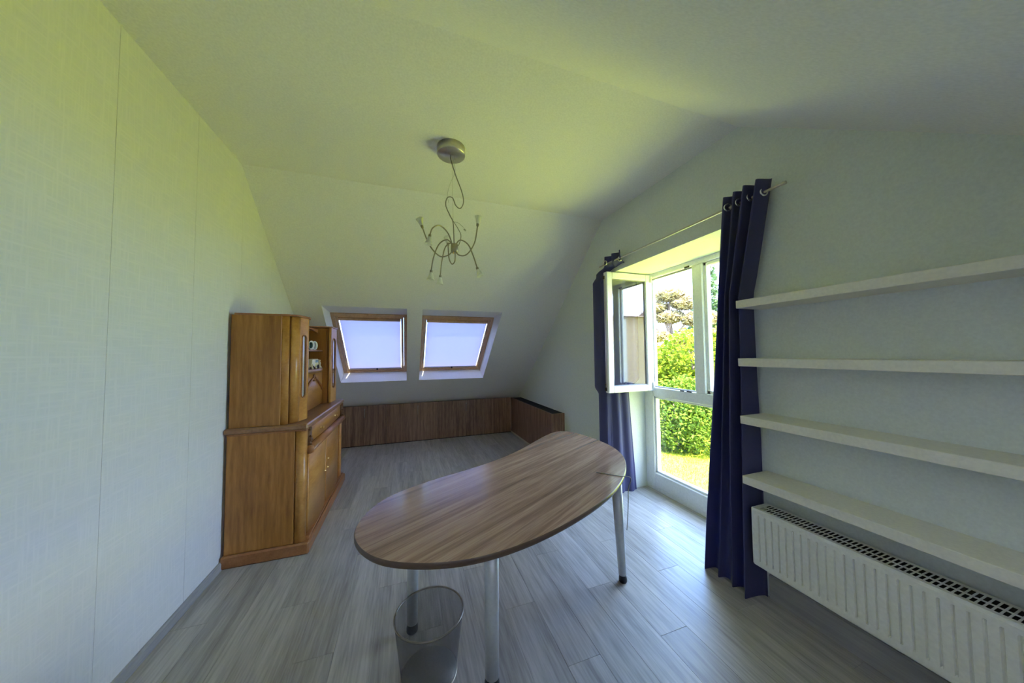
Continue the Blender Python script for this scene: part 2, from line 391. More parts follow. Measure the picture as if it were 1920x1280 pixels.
# floor of laminate planks
fl = struct(MB().box(XA, XB, YB0-0.2, YE+0.2, -0.2, -0.010).obj('floor', 'screed'))
PW, PL = 0.192, 1.285
full = None
x = L
row = 0
while x < XF+0.06:
    off = (row*0.437) % PL; row += 1
    y = YB0 - off
    while y < YE:
        y0, y1 = max(y, YB0), min(y+PL, YE); x1 = min(x+PW, XF+0.07)
        if x1 <= W+0.001: segs = [(y0, y1, x1)]
        elif x >= W: segs = [(max(y0, OY0), min(y1, OY1), x1)]
        else: segs = [(y0, min(y1, OY0), W), (max(y0, OY0), min(y1, OY1), x1), (max(y0, OY1), y1, W)]
        for a, b, x1 in segs:
            if b-a < 0.02: continue
            isfull = abs(b-a-PL) < 1e-6 and abs(x1-x-PW) < 1e-6
            if isfull and full is not None:
                o = bpy.data.objects.new('plank', full); COL.objects.link(o)
            else:
                o = MB().bbox(0, x1-x-0.0006, 0, b-a-0.0008, -0.010, 0, 0.0009).obj('plank', 'plank')
                if isfull: full = o.data
            o.location = (x, a, 0); o.parent = fl
        y += PL
    x += PW
# skirtings
struct(MB().prism([(L, 0), (L+0.018, 0), (L+0.018, 0.05), (L+0.010, 0.058), (L, 0.058)], 'y', YB0, YE).obj('baseboard_left', 'skirt'))
struct(MB().prism([(W, 0), (W-0.014, 0), (W-0.014, 0.142), (W-0.008, 0.15), (W, 0.15)], 'y', YB0, 1.40).obj('baseboard_right', 'skirt'))

# ------------------------------------------------------------------ gable window
def bar(mb, a, b, c, d, x0, x1, ch=0.006): mb.bbox(x0, x1, a, b, c, d, ch)
win = struct(bpy.data.objects.new('window_1', None), 'tall white plastic window with a casement standing open'); COL.objects.link(win)
win.location = (XF, (OY0+OY1)/2, 0)
def wp(mb, name, mat, parent=None):
    o = mb.obj(name, mat)
    if parent is None: o.parent = win; at(o, win.location)
    else: o.parent = parent; o.matrix_parent_inverse = parent.matrix_parent_inverse.copy() if parent.parent is None else Matrix.Identity(4)
    return o
x0, x1 = XF, XF+0.085
JL, JR = 2.885, 1.685
mb = MB()
bar(mb, JL, OY1, 0.035, OZ+0.02, x0, x1); bar(mb, OY0, JR, 0.035, OZ+0.02, x0, x1)
bar(mb, JR, JL, 2.478, OZ+0.02, x0, x1); bar(mb, JR, JL, 0.045, 0.205, x0, x1)
wp(mb, 'frame', 'pvc')
wp(MB().bbox(x0+0.005, XB-0.01, OY0, OY1, 0.0, 0.045, 0.004), 'threshold', 'pvc')
mb = MB(); bar(mb, JR, JL, 1.085, 1.195, x0, x1); wp(mb, 'transom', 'pvc')
mb = MB(); bar(mb, 2.205, 2.318, 1.195, 2.478, x0-0.004, x1); wp(mb, 'mullion', 'pvc')
def beads(y0, y1, z0, z1, w=0.022, nm='glazing_bead'):
    mb = MB()
    bar(mb, y0, y0+w, z0, z1, x0+0.02, x1-0.01, 0.004); bar(mb, y1-w, y1, z0, z1, x0+0.02, x1-0.01, 0.004)
    bar(mb, y0, y1, z0, z0+w, x0+0.02, x1-0.01, 0.004); bar(mb, y0, y1, z1-w, z1, x0+0.02, x1-0.01, 0.004)
    return wp(mb, nm, 'pvc')
beads(JR, JL, 0.205, 1.085); beads(JR, 2.205, 1.195, 2.478, 0.032)
wp(MB().box(x0+0.04, x0+0.05, JR+0.005, JL-0.005, 0.21, 1.08), 'pane', 'glass')
wp(MB().box(x0+0.04, x0+0.05, JR+0.005, 2.20, 1.2, 2.474), 'pane', 'glass')
# rebate gasket of the open casement
mb = MB(); g0, g1 = x0+0.03, x0+0.05
for (a, b, c, d) in ((JL-0.012, JL, 1.195, 2.478), (2.318, 2.330, 1.195, 2.478), (2.318, JL, 1.195, 1.207), (2.318, JL, 2.462, 2.478)): mb.box(g0, g1, a, b, c, d)
wp(mb, 'gasket', 'pvcgrey')
mb = MB(); mb.bbox(x0-0.006, x0, 2.36, 2.42, 1.188, 1.2, 0.002); mb.bbox(x0-0.006, x0, 2.45, 2.50, 1.188, 1.2, 0.002); mb.bbox(x0-0.006, x0, 2.34, 2.40, 2.47, 2.49, 0.002)
wp(mb, 'striker_plate', 'darkmetal')
# the casement, swung about ninety degrees into the room
cs = MB(); CY0, CY1, CX0, CX1, CZ0, CZ1 = 2.862, 2.925, 2.115, 2.732, 1.155, 2.515
rw = 0.072
cs.bbox(CX0, CX0+rw, CY0, CY1, CZ0, CZ1, 0.006); cs.bbox(CX1-rw, CX1, CY0, CY1, CZ0, CZ1, 0.006)
cs.bbox(CX0+rw, CX1-rw, CY0, CY1, CZ0, CZ0+rw, 0.006); cs.bbox(CX0+rw, CX1-rw, CY0, CY1, CZ1-rw, CZ1, 0.006)
case = wp(cs, 'casement', 'pvc')
def sub(mb, name, mat, parent): 
    o = mb.obj(name, mat, parent); return o
o = sub(MB().box(CX0+rw-0.004, CX1-rw+0.004, CY0+0.028, CY0+0.036, CZ0+rw-0.004, CZ1-rw+0.004), 'pane', 'caseglass', case)
mb = MB(); q = 0.008
a0, a1, b0, b1 = CX0+rw, CX1-rw, CZ0+rw, CZ1-rw
for (p0, p1, r0, r1) in ((a0, a0+q, b0, b1), (a1-q, a1, b0, b1), (a0, a1, b0, b0+q), (a0, a1, b1-q, b1)): mb.box(p0, p1, CY0+0.015, CY0+0.05, r0, r1)
sub(mb, 'gasket', 'pvcgrey', case)
mb = MB(); mb.bbox(CX0-0.006, CX0, CY0+0.03, CY1-0.012, CZ0+0.05, CZ1-0.05, 0.002)
sub(mb, 'lock_rail', 'steel', case)
mb = MB(); mb.tube([(CX0-0.004, CY1-0.01, CZ0+0.09), (CX0-0.012, CY1-0.01, CZ0+0.09)], 0.009); mb.bbox(CX0-0.012, CX0, CY1-0.03, CY1, CZ0+0.02, CZ0+0.06, 0.003); mb.bbox(CX0-0.012, CX0, CY1-0.03, CY1, CZ1-0.08, CZ1-0.04, 0.003)
sub(mb, 'lock_bolt', 'darkmetal', case)
for z in (CZ0+0.03, CZ1-0.09):
    wp(MB().lathe([(0.0, 0), (0.012, 0), (0.012, 0.07), (0.0, 0.07)], (XF-0.014, CY0-0.012, z), seg=12), 'hinge', 'pvc')

# ------------------------------------------------------------------ skylights and blinds
RO = Vector((0, YK, ZC))
def skyP(xx, s, d): return RO + bt*s + bn*d + Vector((xx, 0, 0))
def skybox(mb, xa, xb, s0, s1, d0, d1):
    v = [skyP(x_, s_, d_) for x_ in (xa, xb) for s_ in (s0, s1) for d_ in (d0, d1)]
    mb.add(v, [(0, 1, 3, 2), (4, 6, 7, 5), (0, 4, 5, 1), (2, 3, 7, 6), (0, 2, 6, 4), (1, 5, 7, 3)]); return mb
wnames = ['wood framed skylight beside the tall oak buffet', 'wood framed skylight closer to the gable window']
for i, (a, b) in enumerate(SKY):
    w_ = struct(bpy.data.objects.new('window_%d' % (i+2), None), wnames[i]); COL.objects.link(w_)
    f0, f1 = FT, FB; d0, d1 = RD-0.015, RD+0.09; t = 0.045
    for nm, bx_ in (('frame_stile', (a, a+t, f0, f1)), ('frame_stile', (b-t, b, f0, f1)), ('frame_rail', (a+t, b-t, f0, f0+t)), ('frame_rail', (a+t, b-t, f1-t, f1))):
        skybox(MB(), *bx_, d0, d1).obj(nm, 'pine', w_)
    t2 = 0.04
    for nm, bx_ in (('sash_stile', (a+t+.004, a+t+t2, f0+t+.004, f1-t-.004)), ('sash_stile', (b-t-t2, b-t-.004, f0+t+.004, f1-t-.004)), ('sash_rail', (a+t+t2, b-t-t2, f0+t+.004, f0+t+t2)), ('sash_rail', (a+t+t2, b-t-t2, f1-t-t2, f1-t-.004))):
        skybox(MB(), *bx_, d0+0.012, d1-0.005).obj(nm, 'pine', w_)
    skybox(MB(), a+t+0.02, b-t-0.02, f0+t+0.02, f1-t-0.02, d1-0.03, d1-0.022).obj('pane', 'glass', w_)
    tl = thing('roller_blind', ['pale roller blind drawn down over the skylight beside the oak buffet', 'pale roller blind drawn down over the skylight closer to the open casement'][i], 'blind', group='blinds on the skylights')
    q0, q1 = a+t+t2+0.012, b-t-t2-0.012; s0, s1 = f0+t+t2, f1-t-t2
    skybox(MB(), q0, q1, s0, s1-0.006, d0+0.020, d0+0.0215).obj('fabric', 'blind', tl)
    skybox(MB(), q0-0.008, q1+0.008, s1-0.012, s1+0.004, d0+0.008, d0+0.024).obj('bottom_bar', 'pvcgrey', tl)
    skybox(MB(), q0-0.01, q1+0.01, s0-0.005, s0+0.035, d0-0.01, d0+0.028).obj('cassette', 'pine', tl)
    xm = (a+b)/2+0.02
    skybox(MB(), xm-0.014, xm+0.014, s1-0.02, s1+0.018, d0-0.004, d0+0.010).obj('pull_tab', 'darkmetal', tl)
for i, (a, b) in enumerate(NFILL):  # unseen roof windows, added to brighten the room with soft daylight
    w_ = struct(bpy.data.objects.new('window_%d' % (i+4), None), 'unseen roof window added in the front slope for fill light'); COL.objects.link(w_)
    NO = Vector((0, YA, ZC)); NPt = lambda x_, s_, d_: NO + ntan*s_ + nn*d_ + Vector((x_, 0, 0))
    f0, f1 = nlen(-0.15)-0.05, nlen(-1.15)+0.05
    for nm, (xa, xb, s0, s1) in (('frame_stile', (a, a+.06, f0, f1)), ('frame_stile', (b-.06, b, f0, f1)), ('frame_rail', (a+.06, b-.06, f0, f0+.06)), ('frame_rail', (a+.06, b-.06, f1-.06, f1))):
        MB().add([NPt(x_, s_, d_) for x_ in (xa, xb) for s_ in (s0, s1) for d_ in (0.2, 0.28)], [(0, 1, 3, 2), (4, 6, 7, 5), (0, 4, 5, 1), (2, 3, 7, 6), (0, 2, 6, 4), (1, 5, 7, 3)]).obj(nm, 'pine', w_)
    MB().add([NPt(x_, s_, d_) for x_ in (a+.055, b-.055) for s_ in (f0+.055, f1-.055) for d_ in (0.225, 0.2265)], [(0, 1, 3, 2), (4, 6, 7, 5), (0, 4, 5, 1), (2, 3, 7, 6), (0, 2, 6, 4), (1, 5, 7, 3)]).obj('blind_fabric', 'blindfill', w_)

# ------------------------------------------------------------------ curtain rod and curtains
RX, RZ = 2.15, 2.615
rod = thing('curtain_rod', 'thin metal curtain rod running above the tall window', 'curtain rod', (RX, 2.1, RZ))
at(MB().tube([(RX, 1.18, RZ), (RX, 3.02, RZ)], 0.0085, 10).obj('pole', 'steel', rod), rod.location)
for yy, s_ in ((1.18, -1), (3.02, 1)):
    at(MB().lathe([(0.0, 0), (0.0095, 0), (0.011, 0.004), (0.010, 0.02), (0.0, 0.022)], (RX, yy, RZ), (0, s_, 0), 14).obj('end_cap', 'steel', rod), rod.location)
for yy in (1.36, 2.90):
    mb = MB(); mb.tube([(RX, yy, RZ), (W-0.006, yy, RZ)], 0.006, 8); mb.lathe([(0.0, 0), (0.013, 0), (0.013, 0.005), (0.0, 0.005)], (W, yy, RZ), (-1, 0, 0), 16)
    at(mb.obj('bracket', 'steel', rod), rod.location)
def ss(a, b, t): 
    t = max(0, min(1, (t-a)/(b-a))); return t*t*(3-2*t)
def lerp(a, b, t): return a+(b-a)*t
def make_curtain(label, fn, nu, nv, eyelets):
    c = thing('curtain', label, 'curtain')
    solid(MB().sheet(fn, nu, nv).obj('fabric', 'curtain', c, fix=False), 0.003, 0)
    for (p, d) in eyelets:
        mb = MB(); n_ = 20; d = Vector(d).normalized(); ref = Vector((0, 0, 1)); u_ = d.cross(ref).normalized()
        ring = [Vector(p) + (u_*math.cos(2*math.pi*k/n_)+ref*math.sin(2*math.pi*k/n_))*0.024 for k in range(n_+1)]
        mb.tube(ring, 0.0065, 8, False); mb.obj('eyelet', 'chrome', c)
    return c
def fn_r(u, v):
    z = lerp(2.69, 0.0, v)
    ya = lerp(1.515, 1.745, v**0.9)                                   # window side
    yb = lerp(1.245, 1.405, min(1, (2.69-z)/0.71))
    y_ = lerp(yb, ya, u)
    amp = lerp(0.052, 0.075, v)
    ph = 2*math.pi*(3.5*u + 0.12*math.sin(v*4))
    sag = 0.02*math.sin(v*3.0)*math.sin(u*9)
    X = 2.135 + amp*math.cos(ph)*(0.72 + 0.28*math.sin(u*5+v*2)) + sag + 0.012*math.sin(u*23+v*3)*v
    X += 0.035*(1-ss(0.0, 0.14, u))*min(1, (2.69-z)/0.6); X = min(X, 2.236)
    return (X, y_ + 0.012*math.sin(ph*1.0+1)*v, z)
ey = []
for u in (0.06, 0.35, 0.63, 0.92):
    p = fn_r(u, 0.03); q = fn_r(u+0.01, 0.03)
    t = Vector(q)-Vector(p); ey.append(((p[0], p[1], RZ+0.002), (t.y, -t.x, 0)))
make_curtain('navy curtain bunched on the rod beside the floating shelves', fn_r, 120, 70, ey)
def fn_l(u, v):
    z = lerp(2.69, 0.0, v)
    k = ss(0, 1, (2.615-z)/0.085)    # 0 on the rod, 1 behind the casement
    top = Vector((RX + 0.028*math.cos(2*math.pi*2.5*u+0.4), lerp(2.955, 2.64, u), 0))
    bulge = 0.075*ss(1.12, 1.2, z)*(1-ss(2.44, 2.50, z))*(1-ss(0.12, 0.26, u))
    fl_ = max(0, (1.3-z)/1.3)
    lx = lerp(2.135, lerp(2.47, 2.56, fl_)+0.17*ss(1.16, 1.3, z), u); ly = lerp(3.06, 2.972, ss(0.0, 0.45, u)) + 0.028*math.cos(2*math.pi*3.0*u+0.5*fl_)*(0.6 if lx > 2.2 else 1.0) + bulge
    ly = max(ly, 2.94)
    if lx > W-0.01: ly = min(ly, 3.008)
    low = Vector((lx, ly, 0)); p = top.lerp(low, k)
    return (p.x, p.y, z)
ey = [((fn_l(u, 0.02)[0]-0.004, fn_l(u, 0.02)[1], RZ+0.002), (1, 0.25, 0)) for u in (0.2, 0.8)]
make_curtain('navy curtain pushed aside behind the open casement', fn_l, 90, 120, ey)

# ------------------------------------------------------------------ floating shelves
SL = ['cream floating shelf mounted highest, level with the top of the buffet', 'cream floating shelf, second one below the sloping ceiling', 'cream floating shelf, third one below the sloping ceiling', 'cream floating shelf mounted lowest, just over the radiator']
for zt, lb in zip((1.930, 1.557, 1.192, 0.816), SL):
    o = MB().bbox(2.02-2.135, W-2.135, -0.73, 0.73, -0.05, 0, 0.0025).obj('floating_shelf', 'shelf'); o.location = (2.135, 1.395-0.73, zt)
    tag(o, lb, 'shelf', 'floating shelves on the gable wall')

# ------------------------------------------------------------------ radiator
rad = thing('radiator', 'white panel radiator with grooved front and slotted top under the shelves', 'radiator', (2.15, 0.6, 0.27))
RXF, RY1, RY0, RZ0, RZ1 = 2.073, 1.382, -0.22, 0.268, 0.617
R_ = lambda mb, n_, mt_: at(mb.obj(n_, mt_, rad), rad.location)
gs, g = [], 1.3435
while g > RY0+0.03: gs.append(g); g -= 0.0358
mb = MB(); zs = [RZ0, 0.300, 0.306, 0.574, 0.580, RZ1-0.016]; cols = [RY1-0.004]
gw, gd = 0.0050, 0.0080
for g in gs: cols += [g+gw, g+gw*0.35, g-gw*0.35, g-gw]
cols.append(RY0+0.004)
def gx(ci, zi):
    k = (ci-1) % 4
    inner = 0 < ci < len(cols)-1 and k in (1, 2) and zi in (2, 3)
    return RXF + (gd if inner else 0)
V = [(gx(c, z_), cols[c], zs[z_]) for c in range(len(cols)) for z_ in range(len(zs))]
F = [(c*6+z_, (c+1)*6+z_, (c+1)*6+z_+1, c*6+z_+1) for c in range(len(cols)-1) for z_ in range(5)]
mb.add(V, F)
mb.add([(RXF, RY1-.004, RZ1-.016), (RXF, RY0+.004, RZ1-.016), (RXF+0.006, RY0+.004, RZ1-.001), (RXF+0.006, RY1-.004, RZ1-.001)], [(0, 1, 2, 3)])
mb.add([(RXF, RY1-.004, RZ0), (RXF, RY0+.004, RZ0), (RXF+0.012, RY0+.004, RZ0-0.003), (RXF+0.012, RY1-.004, RZ0-0.003)], [(0, 1, 2, 3)])
R_(mb, 'front_panel', 'enamel')
for yy in (RY1, RY0):
    R_(MB().bbox(RXF-0.002, 2.215, yy-0.006, yy+0.002, RZ0+0.004, RZ1-0.002, 0.002), 'side_panel', 'enamel')
R_(MB().box(2.20, 2.208, RY0+0.01, RY1-0.01, RZ0+0.01, RZ1-0.003), 'back_panel', 'dark')
R_(MB().box(RXF+0.02, 2.19, RY0+0.02, RY1-0.02, RZ0+0.012, RZ1-0.03), 'convector', 'dark')
mb = MB(); zt0, zt1 = RZ1-0.0025, RZ1
for (a, b) in ((RXF+0.002, RXF+0.022), (2.136, 2.145), (2.195, 2.212)): mb.box(a, b, RY0, RY1, zt0, zt1)
yy = RY1-0.02
R_(mb, 'top_rail', 'enamel')
slat = None; n_ = 0
yy = RY1-0.028
while yy > RY0+0.02:
    if slat is None:
        slat = MB().box(RXF+0.02-2.15, 2.198-2.15, -0.0026, 0.0026, 0.0022, 0.0047).obj('slat', 'enamel', rad); slat.location = (0, yy-0.6, RZ1-0.27-0.005)
    else:
        c = slat.copy(); COL.objects.link(c); c.location = (0, yy-0.6, RZ1-0.27-0.005)
    yy -= 0.0180
R_(MB().box(RXF+0.002, 2.212, RY1-0.028, RY1, zt0+0.001, zt1-0.0005), 'top_end', 'enamel')
mb = MB(); mb.tube([(2.15, 1.30, 0.29), (2.15, 1.30, 0.255), (2.18, 1.30, 0.235), (W, 1.30, 0.235)], 0.009, 10); R_(mb, 'pipe', 'pvc')
for yy in (1.1, 0.1): R_(MB().box(2.205, W, yy-0.02, yy+0.02, 0.35, 0.55), 'wall_bracket', 'enamel')

# ------------------------------------------------------------------ built-in low cabinets
CZ, CYF = 0.703, 6.008
zs_at = lambda z: YK+(ZC-z)/BS
cab_lab = ['low walnut built-in cabinet half hidden behind the oak buffet', 'low walnut built-in cabinet under the gap between the skylights', 'low walnut built-in cabinet under the skylight closer to the gable']
seams = [-1.24, -0.34, 0.56, 1.46, 2.03]
for i in range(4):
    a, b = seams[i], seams[i+1]
    lab = cab_lab[i] if i < 3 else 'low walnut built-in panel closing the corner by the black-topped cabinet'
    t = thing('low_cabinet', lab, 'cabinet', ((a+b)/2, CYF, 0), 'built-in cabinets along the eave')
    K = lambda mb, n2, mt2: at(mb.obj(n2, mt2, t), t.location)
    K(MB().prism([(CYF+0.022, 0.0), (YE-0.01, 0), (YE-0.01, zs_at(0) and ZC-BS*(YE-0.01-YK)-0.02), (zs_at(CZ)-0.02, CZ-0.004), (CYF+0.022, CZ-0.004)], 'x', a+0.002, b-0.002), 'body', 'walnut')
    d = K(MB().bbox(a+0.0015, b-0.0015, CYF, CYF+0.02, 0.012, CZ, 0.0015), 'door', 'walnut')
    K(MB().box(a+0.002, b-0.002, CYF+0.008, CYF+0.021, 0.0, 0.012), 'plinth', 'black')
    if i < 3:
        hx = -0.70+0.9*i
        mb = MB(); mb.tube(catmull([(hx, CYF, 0.655), (hx, CYF-0.022, 0.645), (hx, CYF-0.026, 0.57), (hx, CYF-0.022, 0.50), (hx, CYF, 0.49)], 4), 0.006, 8)
        o = mb.obj('handle', 'chrome', d)
rc = thing('low_cabinet', 'low walnut cabinet with black top standing along the gable wall', 'cabinet', (2.13, 5.0, 0), 'built-in cabinets along the eave')
K = lambda mb, n2, mt2: at(mb.obj(n2, mt2, rc), rc.location)
RXc, RYc = 2.035, 4.135
K(MB().bbox(RXc, RXc+0.018, RYc, CYF-0.002, 0.028, CZ, 0.0015), 'front_panel', 'walnut')
K(MB().bbox(RXc+0.019, W-0.001, RYc, RYc+0.018, 0.0, CZ, 0.0015), 'end_panel', 'walnut')
K(MB().bbox(RXc+0.019, W-0.001, RYc+0.019, CYF-0.001, CZ-0.03, CZ-0.006, 0.0015), 'top_panel', 'black')
K(MB().box(RXc-0.008, RXc+0.018, RYc, CYF-0.002, 0.0, 0.027), 'plinth', 'cream')

# ------------------------------------------------------------------ desk
DZ = 0.735
pts = [(1.634, 3.116), (1.721, 3.082), (1.77, 2.9), (1.835, 2.621), (1.817, 2.374), (1.761, 2.179), (1.632, 1.991), (1.45, 1.8), (1.284, 1.667), (1.115, 1.564), (0.932, 1.479), (0.766, 1.41), (0.604, 1.356), (0.489, 1.331), (0.357, 1.31), (0.239, 1.31), (0.138, 1.329), (0.032, 1.364), (-0.049, 1.403), (-0.117, 1.445), (-0.172, 1.508), (-0.222, 1.596), (-0.246, 1.673), (-0.25, 1.759), (-0.224, 1.855), (-0.183, 1.96), (-0.13, 2.030), (-0.06, 2.095), (0.091, 2.19), (0.265, 2.255), (0.422, 2.31), (0.601, 2.385), (0.816, 2.506), (0.993, 2.635), (1.17, 2.80), (1.391, 2.99), (1.539, 3.09)]
# smooth the traced outline a little
P2 = [Vector((a, b, 0)) for a, b in pts]
for _ in range(2): P2 = [P2[i]*0.6 + (P2[i-1]+P2[(i+1) % len(P2)])*0.2 for i in range(len(P2))]
out = catmull(P2, 4, True)
GA = math.radians(29.0); DC = Vector((0.8, 2.1, 0))
desk = thing('desk', 'kidney-shaped walnut desk on three silver legs', 'desk', (DC.x, DC.y, 0)); 
loc = [Matrix.Rotation(-GA, 3, 'Z') @ (p-DC) for p in out]
n_ = len(loc)
def inset(ps, d):
    r = []
    for i in range(len(ps)):
        t = (ps[(i+1) % len(ps)]-ps[i-1]).normalized(); r.append(ps[i] + Vector((t.y, -t.x, 0))*(-d))
    return r
area = sum(loc[i].x*loc[(i+1) % n_].y-loc[(i+1) % n_].x*loc[i].y for i in range(n_))
sg = 1 if area > 0 else -1
ins = inset(loc, 0.0035*sg)
V = [(p.x, p.y, DZ) for p in ins]
o = MB().add(V, [tuple(range(n_))]).obj('desk_top', 'desk', desk); o.rotation_euler = (0, 0, GA)
mb = MB(); rings = [(ins, DZ-0.0001), (loc, DZ-0.004), (loc, DZ-0.024), (ins, DZ-0.028)]
V = [(p.x, p.y, z) for ps, z in rings for p in ps]; F = [(k*n_+i, k*n_+(i+1) % n_, (k+1)*n_+(i+1) % n_, (k+1)*n_+i) for k in range(3) for i in range(n_)]
mb.add(V, F, True); mb.add([(p.x, p.y, DZ-0.028) for p in ins], [tuple(range(n_))[::-1]])
o = mb.obj('edge_band', 'deskedge', desk); o.rotation_euler = (0, 0, GA)
for (lx, ly, tx, ty, r0, r1) in ((1.438, 1.839, 1.418, 1.862, 0.037, 0.026), (0.036, 1.931, 0.040, 1.925, 0.033, 0.030), (0.395, 1.49, 0.400, 1.505, 0.036, 0.034), (1.58, 2.86, 1.55, 2.84, 0.034, 0.028)):
    f_ = Vector((lx, ly, 0)); ax = Vector((tx-lx, ty-ly, DZ-0.03)).normalized(); ln = (DZ-0.03)/ax.z
    lg = at(MB().lathe([(0.0, 0.05), (r1, 0.05), (lerp(r1, r0, .5), 0.35), (r0, ln-0.002), (0.0, ln-0.002)], f_, ax, 20).obj('leg', 'silver', desk), desk.location)
    MB().lathe([(0.0, 0.0), (r1*0.9, 0.0), (r1*1.08, 0.008), (r1*1.05, 0.03), (r1*0.82, 0.045), (r1*0.95, 0.056), (0, 0.056)], f_, (0, 0, 1), 20).obj('foot', 'plasticblack', lg)
    MB().lathe([(0, DZ-0.036), (0.044, DZ-0.036), (0.044, DZ-0.0285), (0, DZ-0.0285)], (tx, ty, 0), (0, 0, 1), 20).obj('mounting_plate', 'silver', lg)
# cable looped over the desk edge and down the leg
mb = MB()
mb.tube(catmull([(1.30, 1.93, DZ+0.004), (1.36, 1.87, DZ+0.004), (1.41, 1.815, DZ+0.004), (1.462, 1.790, DZ+0.003), (1.488, 1.790, DZ-0.02), (1.484, 1.815, 0.64), (1.492, 1.83, 0.54), (1.494, 1.84, 0.44), (1.486, 1.845, 0.34)], 6), 0.0028, 6)
tag(mb.obj('power_cable', 'wire'), 'thin pale cable draped over the desk edge beside a leg', 'cable')

# ------------------------------------------------------------------ waste bin
bn_ = thing('waste_bin', 'round grey wire mesh waste bin under the desk edge', 'waste bin', (0.114, 1.655, 0))
r0, r1, bh = 0.133, 0.168, 0.30
MB().lathe([(r0, 0.012), (r1, bh)], seg=48).obj('mesh_wall', 'mesh', bn_, fix=False)
MB().lathe([(0.0, 0.004), (r0, 0.004), (r0, 0.016), (0.0, 0.016)], seg=48).obj('base_plate', 'binbase', bn_)
mb = MB(); ring = [(r1*math.cos(2*math.pi*k/48), r1*math.sin(2*math.pi*k/48), bh) for k in range(49)]; mb.tube(ring, 0.0045, 10, False); mb.obj('rim', 'lampmetal', bn_)
mb = MB(); ring = [(r0*math.cos(2*math.pi*k/48), r0*math.sin(2*math.pi*k/48), 0.008) for k in range(49)]; mb.tube(ring, 0.006, 8, False); mb.obj('base_ring', 'lampmetal', bn_)

# ------------------------------------------------------------------ chandelier
CX, CY = 0.322, 2.36
ch = thing('chandelier', 'brushed metal ceiling lamp with curling arms and small frosted shades', 'ceiling lamp', (CX, CY, ZC))
A_ = lambda mb, n2, mt2, par=None: at(mb.obj(n2, mt2, par or ch), ch.location) if par is None else mb.obj(n2, mt2, par)
A_(MB().lathe([(0.0, 0), (0.108, 0), (0.108, -0.058), (0.105, -0.062), (0.0, -0.062)], (CX, CY, ZC), seg=40), 'ceiling_plate', 'steel')
hub = Vector((CX+0.024, CY, 2.425))
def cp(l, d, z): return Vector((CX, CY, 0)) + Vector((math.cos(YAW), -math.sin(YAW), 0))*l + Vector((math.sin(YAW), math.cos(YAW), 0))*d + Vector((0, 0, z))
A_(MB().lathe([(0.0, 0.03), (0.026, 0.03), (0.028, 0.026), (0.028, -0.028), (0.024, -0.034), (0.0, -0.034)], hub, seg=24), 'hub', 'lampmetal')
for q in range(3):
    a = 2*math.pi*q/3
    MB().lathe([(0, -.03), (0.004, -.03), (0.004, -.042), (0, -.042)], hub+Vector((0.014*math.cos(a), 0.014*math.sin(a), 0)), seg=8).obj('screw', 'brass', ch).matrix_parent_inverse = Matrix.Translation(Vector((CX, CY, ZC))).inverted()
arms = [  # path in (lateral, depth, height), shade direction
    ([(0.02, -.01, 2.41), (-0.02, -.01, 2.365), (-0.09, -.005, 2.36), (-0.17, 0, 2.45), (-0.225, 0, 2.59)], (-0.10, 0, 0.3)),
    ([(0.03, -.01, 2.41), (0.06, -.01, 2.365), (0.12, -.005, 2.37), (0.18, 0, 2.46), (0.205, 0, 2.60)], (0.03, 0, 0.3)),
    ([(0.03, 0.0, 2.41), (0.025, .02, 2.33), (-0.01, .07, 2.32), (-0.05, .15, 2.40), (-0.07, .22, 2.53)], (-0.05, .05, 0.3)),
    ([(0.01, -.01, 2.45), (-0.015, -.06, 2.52), (-0.06, -.12, 2.55), (-0.10, -.17, 2.51), (-0.115, -.19, 2.45)], (-0.04, -.02, -0.3)),
    ([(0.01, 0.0, 2.45), (-0.03, -.01, 2.485), (-0.09, -.015, 2.45), (-0.13, -.02, 2.35), (-0.15, -.02, 2.24)], (-0.02, 0, -0.3)),
    ([(0.012, 0.01, 2.45), (-0.02, .05, 2.48), (-0.07, .10, 2.46), (-0.105, .14, 2.36), (-0.12, .15, 2.245)], (-0.02, 0.02, -0.3)),
    ([(0.035, 0.0, 2.45), (0.07, 0, 2.485), (0.13, 0, 2.45), (0.17, 0, 2.36), (0.20, 0, 2.265)], (0.12, 0, -0.3)),
]
for path, dr in arms:
    wpts = catmull([cp(*p) for p in path], 8)
    am = A_(MB().tube(wpts, 0.0050, 8), 'arm', 'lampmetal')
    e = wpts[-1]; d = (cp(*dr)-cp(0, 0, 0)).normalized()
    MB().lathe([(0, -0.006), (0.010, -0.006), (0.011, 0.012), (0.008, 0.02), (0, 0.02)], e, d, 14).obj('socket', 'lampmetal', am)
    MB().lathe([(0.011, 0.012), (0.015, 0.022), (0.018, 0.036), (0.022, 0.052), (0.030, 0.068), (0.0275, 0.068), (0.019, 0.052), (0.015, 0.036), (0.008, 0.016)], e, d, 20).obj('shade', 'frost', am)
def strand(path, r, mt, nm='cable'): A_(MB().tube(catmull([cp(*p) for p in path], 8), r, 6), nm, mt)
strand([(0.0, -.01, 3.16), (0.0, -.01, 3.12), (0.035, -.01, 3.00), (0.085, 0, 2.86), (0.095, 0, 2.78), (0.07, 0, 2.735), (0.035, 0, 2.76), (0.01, 0, 2.82), (-0.03, 0, 2.82), (-0.042, 0, 2.76), (-0.01, 0, 2.68), (0.015, 0, 2.62), (0.022, 0, 2.46)], 0.0042, 'wire')
strand([(0.015, 0, 3.16), (0.03, 0, 3.03), (-0.005, .01, 2.95), (-0.03, .01, 2.86), (-0.02, 0, 2.78)], 0.0016, 'cord', 'suspension_wire')
strand([(0.008, 0, 3.16), (0.012, 0, 2.80), (0.018, 0, 2.46)], 0.0013, 'steel', 'suspension_wire')
strand([(0.012, 0, 2.64), (0.05, 0, 2.58), (0.075, 0, 2.52), (0.06, 0, 2.45), (0.04, 0, 2.44)], 0.003, 'wire')
